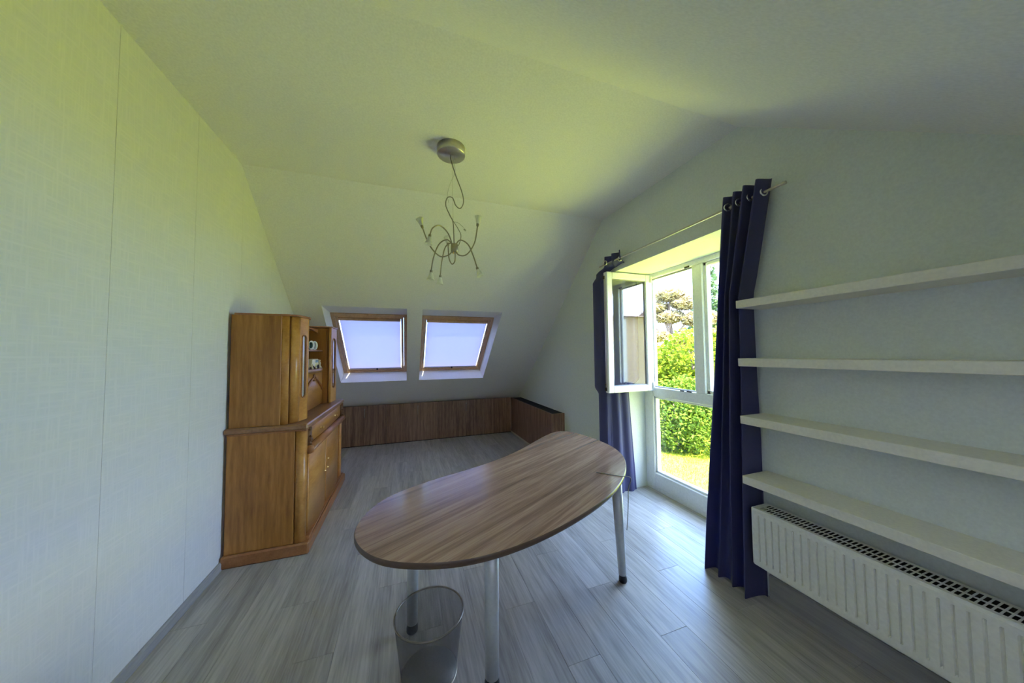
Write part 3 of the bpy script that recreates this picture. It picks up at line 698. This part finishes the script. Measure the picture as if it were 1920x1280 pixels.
strand([(0.02, 0, 2.63), (0.06, -.02, 2.61), (0.10, -.02, 2.575)], 0.0018, 'cord')
A_(MB().lathe([(0, 0), (0.006, 0.003), (0.006, 0.02), (0, 0.023)], cp(0.10, -.02, 2.565), (0.6, 0, -0.5), 10), 'cable_end', 'cord')

# ------------------------------------------------------------------ oak buffet
bf = thing('buffet', 'tall honey oak buffet with rounded doors and open niche against the papered wall', 'buffet', (-1.03, 3.8, 0))
B = lambda mb, n2, mt2, par=None, fix=True: at(mb.obj(n2, mt2, bf, fix), bf.location) if par is None else mb.obj(n2, mt2, par, fix)
BX0, BXF = -1.306, -0.775
BY0, BY1 = 2.955, 4.470
YM = (BY0+BY1)/2
mir = lambda yy: 2*YM-yy
# plinth
B(MB().bbox(BX0-0.014, BXF+0.030, BY0-0.018, BY1+0.018, 0.0, 0.092, 0.010), 'plinth', 'oakdark')
# lower carcass
B(MB().box(BX0, BXF-0.045, BY0+0.02, BY1-0.02, 0.092, 0.998), 'carcass', 'oak')
for s_ in (0, 1):
    ya, yb = (BY0+0.004, BY0+0.020) if s_ == 0 else (BY1-0.020, BY1-0.004)
    B(MB().bbox(BX0, BXF-0.085, ya, yb, 0.092, 0.998, 0.003), 'side_panel', 'oak')
    # rounded corner column
    cx, cyy = BXF-0.050, (BY0+0.045 if s_ == 0 else BY1-0.045)
    prof_ = [(cx+0.043*math.cos(a), cyy+0.043*math.sin(a)) for a in [2*math.pi*k/28 for k in range(28)]]
    mb = MB(); mb.prism(prof_, 'z', 0.092, 0.998)
    for i_ in range(2, len(mb.sm)): mb.sm[i_] = True
    B(mb, 'corner_column', 'oakfig')
# doors: gently bowed
def bow(y0, y1, z0, z1, x0, x1, bulge, t=0.02, n=16, top=None):
    mb = MB(); ps = []
    for k in range(n+1):
        u = k/n; ps.append((lerp(x0, x1, u)+bulge*math.sin(math.pi*u), lerp(y0, y1, u)))
    back = [(p[0]-t, p[1]) for p in ps[::-1]]
    mb.prism(ps+back, 'z', z0, z1)
    for i_ in range(2, 2+n): mb.sm[i_] = True
    return mb
dy0, dy1 = BY0+0.095, BY1-0.24
dm = (dy0+dy1)/2
for k, (a, b) in enumerate(((dy0, dm-0.002), (dm+0.002, dy1))):
    d = B(bow(a, b, 0.115, 0.775, BXF-0.012, BXF-0.012, 0.022), 'door', 'oakfig')
    ky = dm-0.055 if k == 0 else dm+0.055
    for kz in ((0.44,) if k == 0 else (0.44, 0.53)):
        mb = MB(); mb.lathe([(0, 0), (0.011, 0), (0.010, 0.004), (0.004, 0.006), (0.004, 0.014), (0, 0.014)], (BXF-0.003, ky, kz), (1, 0, 0), 14); mb.obj('keyhole_plate', 'brass', d)
# fluted strips and far pilaster
for yy in (dy1+0.014, dy1+0.040, dy1+0.066):
    mb = MB(); mb.lathe([(0.011, 0.115), (0.011, 0.775)], (BXF-0.030, yy, 0), (0, 0, 1), 12); B(mb, 'fluting', 'oakdark')
B(bow(dy1+0.088, BY1-0.085, 0.10, 0.775, BXF-0.01, BXF-0.01, 0.012), 'pilaster', 'oakfig')
# apron at the foot of the doors
mb = MB(); ap = [(dy0-0.05, 0.118), (dy1+0.2, 0.118), (dy1+0.2, 0.075), (dy1+0.1, 0.098), (dm, 0.108), (dy0+0.05, 0.098), (dy0-0.05, 0.075)]
mb.prism(ap, 'x', BXF-0.012, BXF+0.016); B(mb, 'apron', 'oakdark')
# thick half-round moulding below the drawers
mb = MB(); hr = []
for k in range(13):
    a = -math.pi/2+math.pi*k/12; hr.append((BXF-0.02+0.062*math.cos(a), 0.812+0.033*math.sin(a)))
mb.prism(hr, 'y', BY0+0.075, BY1-0.075)
for i_ in range(2, 14): mb.sm[i_] = True
B(mb, 'drawer_moulding', 'oakdark')
for yy in (BY0+0.072, BY1-0.072):
    mb = MB(); mb.lathe([(0.0, -0.012), (0.033, -0.012), (0.033, 0.012), (0.0, 0.012)], (BXF+0.008, yy, 0.812), (0, 1, 0), 16); B(mb, 'moulding_end', 'oakdark')
# drawer, knobs, carved corbels
dr = B(bow(BY0+0.11, BY1-0.11, 0.850, 0.985, BXF-0.015, BXF-0.015, 0.012), 'drawer', 'oakfig')
for yy in (BY0+0.45, mir(BY0+0.45)):
    mb = MB(); mb.lathe([(0, 0), (0.016, 0), (0.016, 0.003), (0.006, 0.006), (0.007, 0.016), (0.014, 0.022), (0.011, 0.030), (0, 0.032)], (BXF-0.006, yy, 0.912), (1, 0, 0), 14); mb.obj('knob', 'brass', dr)
for yy in (BY0+0.085, BY1-0.085):
    co = B(bow(yy-0.022, yy+0.022, 0.848, 0.996, BXF-0.012, BXF-0.012, 0.028, 0.03, 10), 'corbel', 'carve')
    for q in range(5):
        mb = MB(); mb.lathe([(0, -.012), (0.010, -.006), (0.013, 0), (0.010, .006), (0, .012)], (BXF+0.006+0.005*math.sin(q*1.3), yy+(0.008 if q % 2 else -0.008), 0.866+q*0.028), (0.3, 0.4 if q % 2 else -0.4, 1), 8); mb.obj('carved_leaf', 'carve', co)
# worktop
wt = B(MB().bbox(BX0-0.016, BXF+0.008, BY0-0.014, BY1+0.014, 0.998, 1.040, 0.010), 'worktop', 'oaktop')
B(MB().bbox(BX0-0.004, BXF-0.002, BY0-0.004, BY1+0.004, 0.984, 0.998, 0.004), 'worktop_moulding', 'oakdark')
# upper units with curved doors
UZ0, UZ1 = 1.040, 1.935
def unit_outline(flip):
    ps = [(-1.285, 2.985), (-0.975, 2.985)]
    for k in range(9):                                   # small quarter column
        ps.append((-0.975+0.052*math.sin(math.pi*k/16), 2.985+0.018*(1-math.cos(math.pi*k/16))))
    for k in range(1, 13):                               # swept part of the door
        u = k/12; ps.append((-0.923+0.061*math.sin(u*math.pi/2)**0.9, 3.003+0.055*(1-math.cos(u*math.pi/2))))
    ps += [(-0.836, 3.172), (-0.840, 3.215), (-0.852, 3.26), (-0.872, 3.30), (-1.285, 3.30)]
    if flip:                                             # far unit shows its glazed face to the room
        ps[11:23] = [(p[0]+0.022*(p[0]+0.923)/0.061, p[1]) for p in ps[11:23]]
        ps[23:27] = [(-0.850, 3.286), (-0.854, 3.290), (-0.862, 3.295), (-0.874, 3.30)]
    return [(p[0], mir(p[1]) if flip else p[1]) for p in ps]
for flip in (False, True):
    side = unit_outline(flip)
    cym = (side[0][1]+side[-1][1])/2
    inner = [(-1.285, side[0][1])] + [(p[0]-0.017, lerp(p[1], cym, 0.07)) for p in side[1:-1]] + [side[-1]]
    un = B(MB().prism(inner, 'z', UZ0, UZ1-0.01), 'upper_body', 'oakin')
    sp0, sp1 = (2.978, 2.992) if not flip else (mir(2.992), mir(2.978))
    B(MB().bbox(-1.305, -0.972, sp0, sp1, UZ0, UZ1-0.004, 0.002), 'upper_side_panel', 'oak')
    def strip(ps, t):
        r = []
        for i in range(len(ps)):
            a_, b_ = ps[max(i-1, 0)], ps[min(i+1, len(ps)-1)]; tx, ty = b_[0]-a_[0], b_[1]-a_[1]; l_ = math.hypot(tx, ty)
            nx, ny = ty/l_, -tx/l_
            if flip: nx, ny = -nx, -ny
            r.append((ps[i][0]-nx*t, ps[i][1]-ny*t))
        return r
    def skin(ps, nm, z0, z1, par=None):
        mb = MB(); mb.prism(ps + strip(ps, 0.014)[::-1], 'z', z0, z1)
        for i_ in range(2, 2+len(ps)-1): mb.sm[i_] = True
        return B(mb, nm, 'oakfig', par)
    skin(side[2:11], 'upper_column', UZ0, UZ1-0.004)
    dd = skin(side[11:23], 'upper_door', UZ0+0.006, UZ1-0.006)
    skin(side[23:27], 'door_return', UZ0+0.006, UZ1-0.006, dd)
    (ax_, fy0), (bx_2, fy1) = side[22], side[23]
    XFd = lambda yy: lerp(ax_, bx_2, (yy-fy0)/(fy1-fy0))
    oc, orr, oz0, oz1 = (fy0+fy1)/2, abs(fy1-fy0)*0.27, 1.27, 1.75
    nseg = 32
    ov, rc_ = [], []
    hw = abs(fy1-fy0)/2
    for k in range(nseg):
        a = 2*math.pi*k/nseg; c_, s__ = math.cos(a), math.sin(a); f_ = 1/max(abs(c_), abs(s__))
        ov.append((oc+orr*c_, (oz1 if s__ >= 0 else oz0)+orr*s__))
        rc_.append((oc+hw*c_*f_, (UZ0+UZ1)/2+(UZ1-UZ0-0.012)/2*s__*f_))
    V = [(XFd(p[0]), p[0], p[1]) for p in rc_] + [(XFd(p[0]), p[0], p[1]) for p in ov] + [(XFd(p[0])-0.012, p[0], p[1]) for p in ov]
    F = [(k, (k+1) % nseg, nseg+(k+1) % nseg, nseg+k) for k in range(nseg)] + [(nseg+k, nseg+(k+1) % nseg, 2*nseg+(k+1) % nseg, 2*nseg+k) for k in range(nseg)]
    MB().add(V, F).obj('door_face', 'oakfig', dd)
    MB().tube([(XFd(p[0])+0.002, p[0], p[1]) for p in ov+ov[:1]], 0.0055, 8, False).obj('oval_bead', 'oakdark', dd)
    MB().add([(XFd(p[0])-0.004, p[0], p[1]) for p in ov], [tuple(range(nseg))]).obj('oval_glass', 'cabglass', dd, False)
    MB().add([(XFd(p[0])-0.011, p[0], p[1]) for p in ov], [tuple(range(nseg))]).obj('glass_backing', 'porc', dd, False)
    top = [(p[0]+(0.012 if p[0] > -1.2 else 0), p[1]+(0.010 if (p[1] > cym) else -0.010)) for p in side]
    B(MB().prism(top, 'z', UZ1-0.004, UZ1+0.010), 'top_board', 'oakdark')
# centre: flap with carved ornament, ledge, open niche
NY0, NY1 = 3.30, mir(3.30)
B(MB().box(-1.285, -1.265, NY0, NY1, UZ0, 1.90), 'niche_back', 'oakin')
B(MB().bbox(-1.265, -0.950, NY0+0.001, NY1-0.001, UZ0, 1.425, 0.002), 'flap_body', 'oakin')
flap = B(bow(NY0+0.004, NY1-0.004, UZ0+0.015, 1.425, -0.935, -0.935, 0.010), 'flap', 'oakfig')
ym = (NY0+NY1)/2
for s_ in (-1, 1):
    MB().tube(catmull([(-0.920, ym+s_*0.03, 1.365), (-0.918, ym+s_*0.16, 1.325), (-0.919, ym+s_*0.30, 1.255), (-0.928, ym+s_*0.36, 1.22)], 6), 0.011, 8).obj('carved_swag', 'oakdark', flap)
mb = MB()
for k in range(6):
    a = 2*math.pi*k/6; mb.lathe([(0, -.010), (0.016, -.005), (0.019, 0), (0.015, .006), (0, .010)], (-0.915, ym+0.022*math.cos(a), 1.37+0.022*math.sin(a)), (1, 0, 0), 10)
mb.lathe([(0, -.01), (0.014, 0), (0.010, .012), (0, .016)], (-0.912, ym, 1.37), (1, 0, 0), 10)
mb.obj('rosette', 'oakdark', flap)
B(bow(NY0, NY1, 1.425, 1.462, -0.935, -0.935, 0.055, 0.33, 20), 'ledge', 'oaktop')
B(MB().bbox(-1.265, -0.935, NY0+0.001, NY1-0.001, 1.648, 1.665, 0.003), 'niche_shelf', 'oakdark')
for yy in (NY0, NY1-0.012):
    B(MB().box(-1.265, -0.90, yy, yy+0.012, 1.462, 1.90), 'niche_side', 'oakin')
B(MB().box(-1.285, -1.00, NY0, NY1, 1.888, 1.902), 'niche_top', 'oakdark')
mb = MB(); arch = [(NY0+0.012, 1.905), (NY1-0.012, 1.905)] + [(lerp(NY1-0.012, NY0+0.012, k/16), 1.865+0.028*math.sin(math.pi*k/16)) for k in range(17)]
mb.prism(arch, 'x', -1.005, -0.985); B(mb, 'valance', 'oakdark')

# ornaments in the niche
def cup(loc, label, body, ring):
    t = thing('porcelain_cup', label, 'cup', loc, 'ornaments in the buffet niche')
    MB().lathe([(0.0, -0.055), (0.030, -0.055), (0.042, -0.03), (0.046, 0.0), (0.048, 0.02), (0.043, 0.02), (0.040, -0.02), (0.0, -0.04)], (0, 0, 0.048), (1, -0.35, 0), 20).obj('bowl', body, t)
    MB().lathe([(0.034, 0.012), (0.046, 0.024), (0.049, 0.02)], (0, 0, 0.048), (1, -0.35, 0), 20).obj('rim', 'porc', t)
    mb = MB(); mb.lathe([(0.0, 0.0), (0.020, 0.0), (0.022, 0.004), (0, 0.006)], Vector((0, 0, 0.048))+Vector((1, -0.35, 0)).normalized()*-0.02, (1, -0.35, 0), 16); mb.obj('painted_centre', ring, t)
cup((-0.985, 3.80, 1.665), 'dark blue-green porcelain cup lying on the niche shelf', 'teal', 'porc')
cup((-0.985, 3.925, 1.665), 'white porcelain cup with blue centre lying on the niche shelf', 'porc', 'teal')
car = thing('model_car', 'little ivory vintage model car on the buffet ledge', 'ornament', (-0.93, 3.64, 1.462))
mb = MB(); mb.prism([(-0.10, 0.025), (0.10, 0.025), (0.10, 0.055), (0.03, 0.062), (0.02, 0.10), (-0.07, 0.10), (-0.085, 0.06), (-0.10, 0.05)], 'x', -0.03, 0.03); mb.obj('body', 'ivory', car)
for (a, b) in ((0.032, 0.062), (0.032, -0.062), (-0.032, 0.062), (-0.032, -0.062)):
    w_ = MB().lathe([(0, -0.006), (0.027, -0.006), (0.027, 0.006), (0.0, 0.006)], (a, b, 0.027), (1, 0, 0), 16).obj('wheel', 'ivory', car)
    MB().lathe([(0, 0), (0.012, 0), (0.009, 0.004), (0, 0.005)], (a+(0.006 if a > 0 else -0.006), b, 0.027), (1 if a > 0 else -1, 0, 0), 12).obj('hub', 'darkmetal', w_)
van = thing('model_car', 'boxy ivory model van on the buffet ledge', 'ornament', (-0.955, 3.83, 1.462))
MB().bbox(-0.032, 0.032, -0.07, 0.07, 0.02, 0.105, 0.008).obj('body', 'ivory', van)
MB().bbox(-0.034, 0.034, -0.05, 0.05, 0.065, 0.09, 0.002).obj('window_band', 'teal', van)
for (a, b) in ((0.034, 0.045), (0.034, -0.045), (-0.034, 0.045), (-0.034, -0.045)):
    MB().lathe([(0, -0.006), (0.021, -0.006), (0.021, 0.006), (0, 0.006)], (a, b, 0.021), (1, 0, 0), 14).obj('wheel', 'darkmetal', van)
fg = thing('figurine', 'tiny ivory figurine standing near the niche side', 'ornament', (-0.945, 4.02, 1.462))
MB().lathe([(0, 0), (0.026, 0), (0.024, 0.012), (0.012, 0.03), (0.018, 0.05), (0.015, 0.066), (0.006, 0.074), (0, 0.074)], seg=16).obj('body', 'ivory', fg)
MB().lathe([(0, 0), (0.010, 0.004), (0.013, 0.012), (0.010, 0.021), (0, 0.025)], (0, 0, 0.07), seg=14).obj('head', 'ivory', fg)

# ------------------------------------------------------------------ garden outside
GZ = -2.6
def leafmat(name, c0, c1, tr):
    mt = bpy.data.materials.new(name); mt.use_nodes = True; n = mt.node_tree; b = n.nodes['Principled BSDF']; o = n.nodes['Material Output']
    g = n.nodes.new('ShaderNodeNewGeometry'); r = ramp(n, [(0.0, c0), (1.0, c1)])
    n.links.new(g.outputs['Random Per Island'], r.inputs['Fac']); n.links.new(r.outputs[0], b.inputs['Base Color']); b.inputs['Roughness'].default_value = 0.6; b.inputs['Specular IOR Level'].default_value = 0.1
    t = n.nodes.new('ShaderNodeBsdfTranslucent'); n.links.new(r.outputs[0], t.inputs[0])
    mx = n.nodes.new('ShaderNodeMixShader'); mx.inputs[0].default_value = tr
    n.links.new(b.outputs[0], mx.inputs[1]); n.links.new(t.outputs[0], mx.inputs[2]); n.links.new(mx.outputs[0], o.inputs[0]); return mt
M['leafy'] = leafmat('yellow_green_leaf', (0.085, 0.13, 0.006), (0.20, 0.25, 0.018), 0.4)
M['leafg'] = leafmat('green_leaf', (0.028, 0.07, 0.006), (0.115, 0.17, 0.016), 0.35)
M['needle'] = leafmat('pine_needle', (0.20, 0.16, 0.07), (0.40, 0.32, 0.16), 0.3)
M['conifer'] = leafmat('conifer_needle', (0.035, 0.075, 0.03), (0.10, 0.16, 0.06), 0.3)
M['rust'] = leafmat('rust_leaf', (0.16, 0.10, 0.08), (0.28, 0.20, 0.16), 0.3)
M['bark'] = plain('bark', (0.20, 0.14, 0.09), 0.9, tex=0.6, tscale=20)
def lawn_mat():
    mt, n, b = new_mat('lawn'); mp = coords(n); z = N(n, 'ShaderNodeTexNoise', Scale=1.3, Detail=8.0); n.links.new(mp.outputs[0], z.inputs['Vector'])
    r = ramp(n, [(0.3, (0.28, 0.32, 0.024)), (0.7, (0.39, 0.42, 0.040))]); n.links.new(z.outputs['Fac'], r.inputs['Fac']); n.links.new(r.outputs[0], b.inputs['Base Color']); b.inputs['Roughness'].default_value = 0.9; b.inputs['Specular IOR Level'].default_value = 0.0; return mt
M['lawn'] = lawn_mat()
M['blade'] = leafmat('grass_blade', (0.25, 0.30, 0.016), (0.39, 0.42, 0.035), 0.3)
struct(MB().box(W+0.7, 90, -60, 90, GZ-0.3, GZ).obj('ground', 'lawn'), 'sunlit lawn below the window')
mb = MB(); rr = random.Random(3)
for k in range(14000):
    d = rr.uniform(6.5, 20) ; a = rr.uniform(math.radians(38), math.radians(62)); px_, py_ = d*math.sin(a), d*math.cos(a)
    h = rr.uniform(0.05, 0.13); w_ = 0.012; t_ = rr.uniform(0, 6.28); lx_, ly_ = rr.uniform(-.05, .05), rr.uniform(-.05, .05)
    mb.add([(px_-w_*math.cos(t_), py_-w_*math.sin(t_), GZ), (px_+w_*math.cos(t_), py_+w_*math.sin(t_), GZ), (px_+lx_, py_+ly_, GZ+h)], [(0, 1, 2)])
g_ = mb.obj('grass', 'blade', None, False); g_['kind'] = 'stuff'; g_['label'] = 'short yellow-green grass blades on the lawn'; g_['category'] = 'grass'
def leaves(mb, blobs, n, size, rr, flat=0.0):
    tot = sum(b[3]*b[3] for b in blobs)
    for (bx, by, bz, br) in blobs:
        for k in range(int(n*br*br/tot)):
            v = Vector((rr.gauss(0, 1), rr.gauss(0, 1), rr.gauss(0, 1))).normalized()*(br*rr.uniform(0.72, 1.04))
            v.z *= (1-flat)
            c = Vector((bx, by, bz))+v; s_ = size*rr.uniform(0.6, 1.3)
            a = Vector((rr.gauss(0, 1), rr.gauss(0, 1), rr.gauss(0, .7))).normalized(); b_ = a.cross(Vector((rr.gauss(0, 1), rr.gauss(0, 1), rr.gauss(0, 1)))).normalized()
            mb.add([c-a*s_, c+b_*s_*0.45, c+a*s_, c-b_*s_*0.45], [(0, 1, 2, 3)])
def tree(name, label, cat, base, blobs, n, size, leaf, trunk_h, trunk_r, seed, flat=0.0, group=None):
    rr = random.Random(seed); t = thing(name, label, cat, base, group)
    mb = MB(); leaves(mb, blobs, n, size, rr, flat); mb.obj('foliage', leaf, t, False)
    mb = MB(); mb.tube(catmull([(0, 0, 0), (0.05*trunk_h, 0, trunk_h*0.4), (0, 0.04*trunk_h, trunk_h)], 4), [trunk_r*(1-0.7*k/8) for k in range(9)], 8)
    for (bx, by, bz, br) in blobs:
        z0 = min(trunk_h*0.9, max(0.1, bz-br*0.6)); mb.tube([(0, 0.02*trunk_h, z0*0.8), (bx*0.5, by*0.5, (z0+bz)/2), (bx, by, bz)], [trunk_r*0.45, trunk_r*0.3, trunk_r*0.12], 6)
    mb.obj('trunk', 'bark', t); return t
def gpt(px, d):
    v = ray(px, 663); v.z = 0; v.normalize(); return (v.x*d, v.y*d, GZ)
side_v = Vector((math.sin(math.radians(48)+math.pi/2), math.cos(math.radians(48)+math.pi/2), 0))
def blobset(spec):
    """(lateral, depth, height, radius) in the view's own ground directions -> local xyz"""
    f = Vector((math.sin(math.radians(48)), math.cos(math.radians(48)), 0)); return [(side_v*l+f*d) .to_tuple()[:2] + (h, r) for l, d, h, r in spec]
grp = 'shrubs and trees in the garden'
tree('bush', 'broad bright green bush with dense leaves at the lawn edge', 'bush', gpt(1262, 15.0), blobset([(0, 0, 1.1, 1.2), (-1.0, .3, 1.0, 1.0), (1.0, -.2, 1.2, 1.1), (.4, .5, 2.2, 1.0), (-.6, .6, 2.0, .9), (1.6, .5, 2.2, 1.0), (0, .2, .5, 1.0)]), 11000, 0.09, 'leafg', 2.0, 0.08, 1, group=grp)
tree('bush', 'taller yellow-green bush rising behind the broad bush', 'bush', gpt(1300, 18.0), blobset([(0, 0, 1.6, 1.7), (-1.4, .4, 2.4, 1.5), (1.2, 0, 2.8, 1.6), (0, .4, 4.0, 1.5), (1.6, .5, 4.3, 1.3), (-1.2, .5, 3.4, 1.3), (2.8, 0, 2.0, 1.6), (2.6, .4, 4.0, 1.3)]), 9000, 0.14, 'leafy', 4.0, 0.12, 2, group=grp)
tree('bush', 'pale yellow-green bush beneath the tawny pine', 'bush', gpt(1222, 18.5), blobset([(0, 0, 1.3, 1.5), (-1.6, .3, 1.4, 1.4), (1.2, 0, 1.8, 1.4), (.2, .4, 2.9, 1.2), (-1.2, .4, 2.6, 1.1)]), 6500, 0.13, 'leafy', 3.0, 0.1, 3, group=grp)
tree('bush', 'rounded green bush far along the lawn', 'bush', gpt(1410, 25.0), blobset([(0, 0, 1.6, 1.8), (-1.4, .2, 2.4, 1.5), (1.2, .2, 2.8, 1.6), (0, .3, 3.9, 1.4)]), 5000, 0.15, 'leafg', 3.6, 0.12, 4, group=grp)
pine = blobset([(0, 0, 9.2, 1.2), (-1.3, 0, 8.2, 1.1), (1.3, 0, 8.4, 1.2), (-2.4, .3, 6.8, 1.2), (0, .2, 7.3, 1.2), (2.2, 0, 7.0, 1.4), (-2.9, 0, 5.2, 1.2), (-1.0, -.4, 5.6, 1.1), (1.4, 0, 5.4, 1.4), (2.9, 0, 5.6, 1.2), (-2.2, 0, 3.6, 1.1), (.8, 0, 3.8, 1.2)])
tree('pine_tree', 'tawny pine tree with layered branches behind the bushes', 'tree', gpt(1258, 30.0), pine, 15000, 0.20, 'needle', 9.0, 0.28, 5, 0.55, grp)
cone = blobset([(0, 0, 1.6+k*1.0, max(0.4, 3.0-k*0.2)) for k in range(14)])
tree('conifer_tree', 'tall dark green pointed conifer behind the pine', 'tree', gpt(1330, 37.0), cone, 10000, 0.22, 'conifer', 14.0, 0.25, 6, 0.3, grp)
tree('pine_tree', 'rust-leaved tree standing over the brick house', 'tree', (24.5, -19.0, GZ), [(0, 0, 7.0, 2.2), (-1.5, 1.5, 6.2, 1.8), (1.5, -1.5, 6.4, 1.9), (-2.2, 3, 7.6, 1.8), (2.4, -3, 7.8, 1.8)], 5000, 0.2, 'rust', 7.0, 0.25, 8, 0.2, grp)
for k, (ga, gd, lb) in enumerate(((38, 44, 'rounded green tree far behind the pale bush'), (47, 50, 'yellow-green tree far behind the pine and conifer'), (56, 46, 'dark green tree far behind the rounded bush'))):
    a = math.radians(ga); base = (gd*math.sin(a), gd*math.cos(a), GZ)
    tree('tree', lb, 'tree', base, [(0, 0, 3.2, 2.6), (-1.4, 1, 3.2, 2.2), (1.4, -1, 3.4, 2.2), (0, 0, 1.8, 2.4)], 2600, 0.34, ['leafg', 'leafy', 'leafg'][k], 4.0, 0.2, 20+k, group=grp)
# neighbouring brick house, seen mirrored in the casement glass
def brick_mat():
    mt, n, b = new_mat('sandy_brick'); t = n.nodes.new('ShaderNodeTexCoord'); mp = n.nodes.new('ShaderNodeMapping'); mp.inputs['Rotation'].default_value = (math.radians(90), 0, 0)
    sx = n.nodes.new('ShaderNodeSeparateXYZ'); cb = n.nodes.new('ShaderNodeCombineXYZ'); ad = N(n, 'ShaderNodeMath', operation='ADD')
    n.links.new(t.outputs['Object'], sx.inputs[0]); n.links.new(sx.outputs[0], ad.inputs[0]); n.links.new(sx.outputs[1], ad.inputs[1])
    n.links.new(ad.outputs[0], cb.inputs[0]); n.links.new(sx.outputs[2], cb.inputs[1])
    br = N(n, 'ShaderNodeTexBrick', Scale=4.0); br.inputs['Color1'].default_value = (0.54, 0.34, 0.17, 1); br.inputs['Color2'].default_value = (0.64, 0.44, 0.23, 1); br.inputs['Mortar'].default_value = (0.6, 0.5, 0.34, 1)
    n.links.new(cb.outputs[0], br.inputs['Vector']); n.links.new(br.outputs[0], b.inputs['Base Color']); b.inputs['Roughness'].default_value = 0.9; return mt
M['brick'] = brick_mat()
hs = thing('house', 'neighbouring sandy brick house with a white downpipe', 'house', (14.0, -13.0, GZ))
MB().box(-5.5, 5, -4, 4, 0, 6.3).obj('wall', 'brick', hs)
MB().prism([(-4.4, 6.3), (4.4, 6.3), (0, 7.0)], 'x', -5.8, 5.3).obj('roof', M['bark'], hs)
for xx in (-2.2, 2.6):
    MB().bbox(xx, xx+0.35, 4.0, 4.1, 0, 6.2, 0.02).obj('downpipe', 'cream', hs)
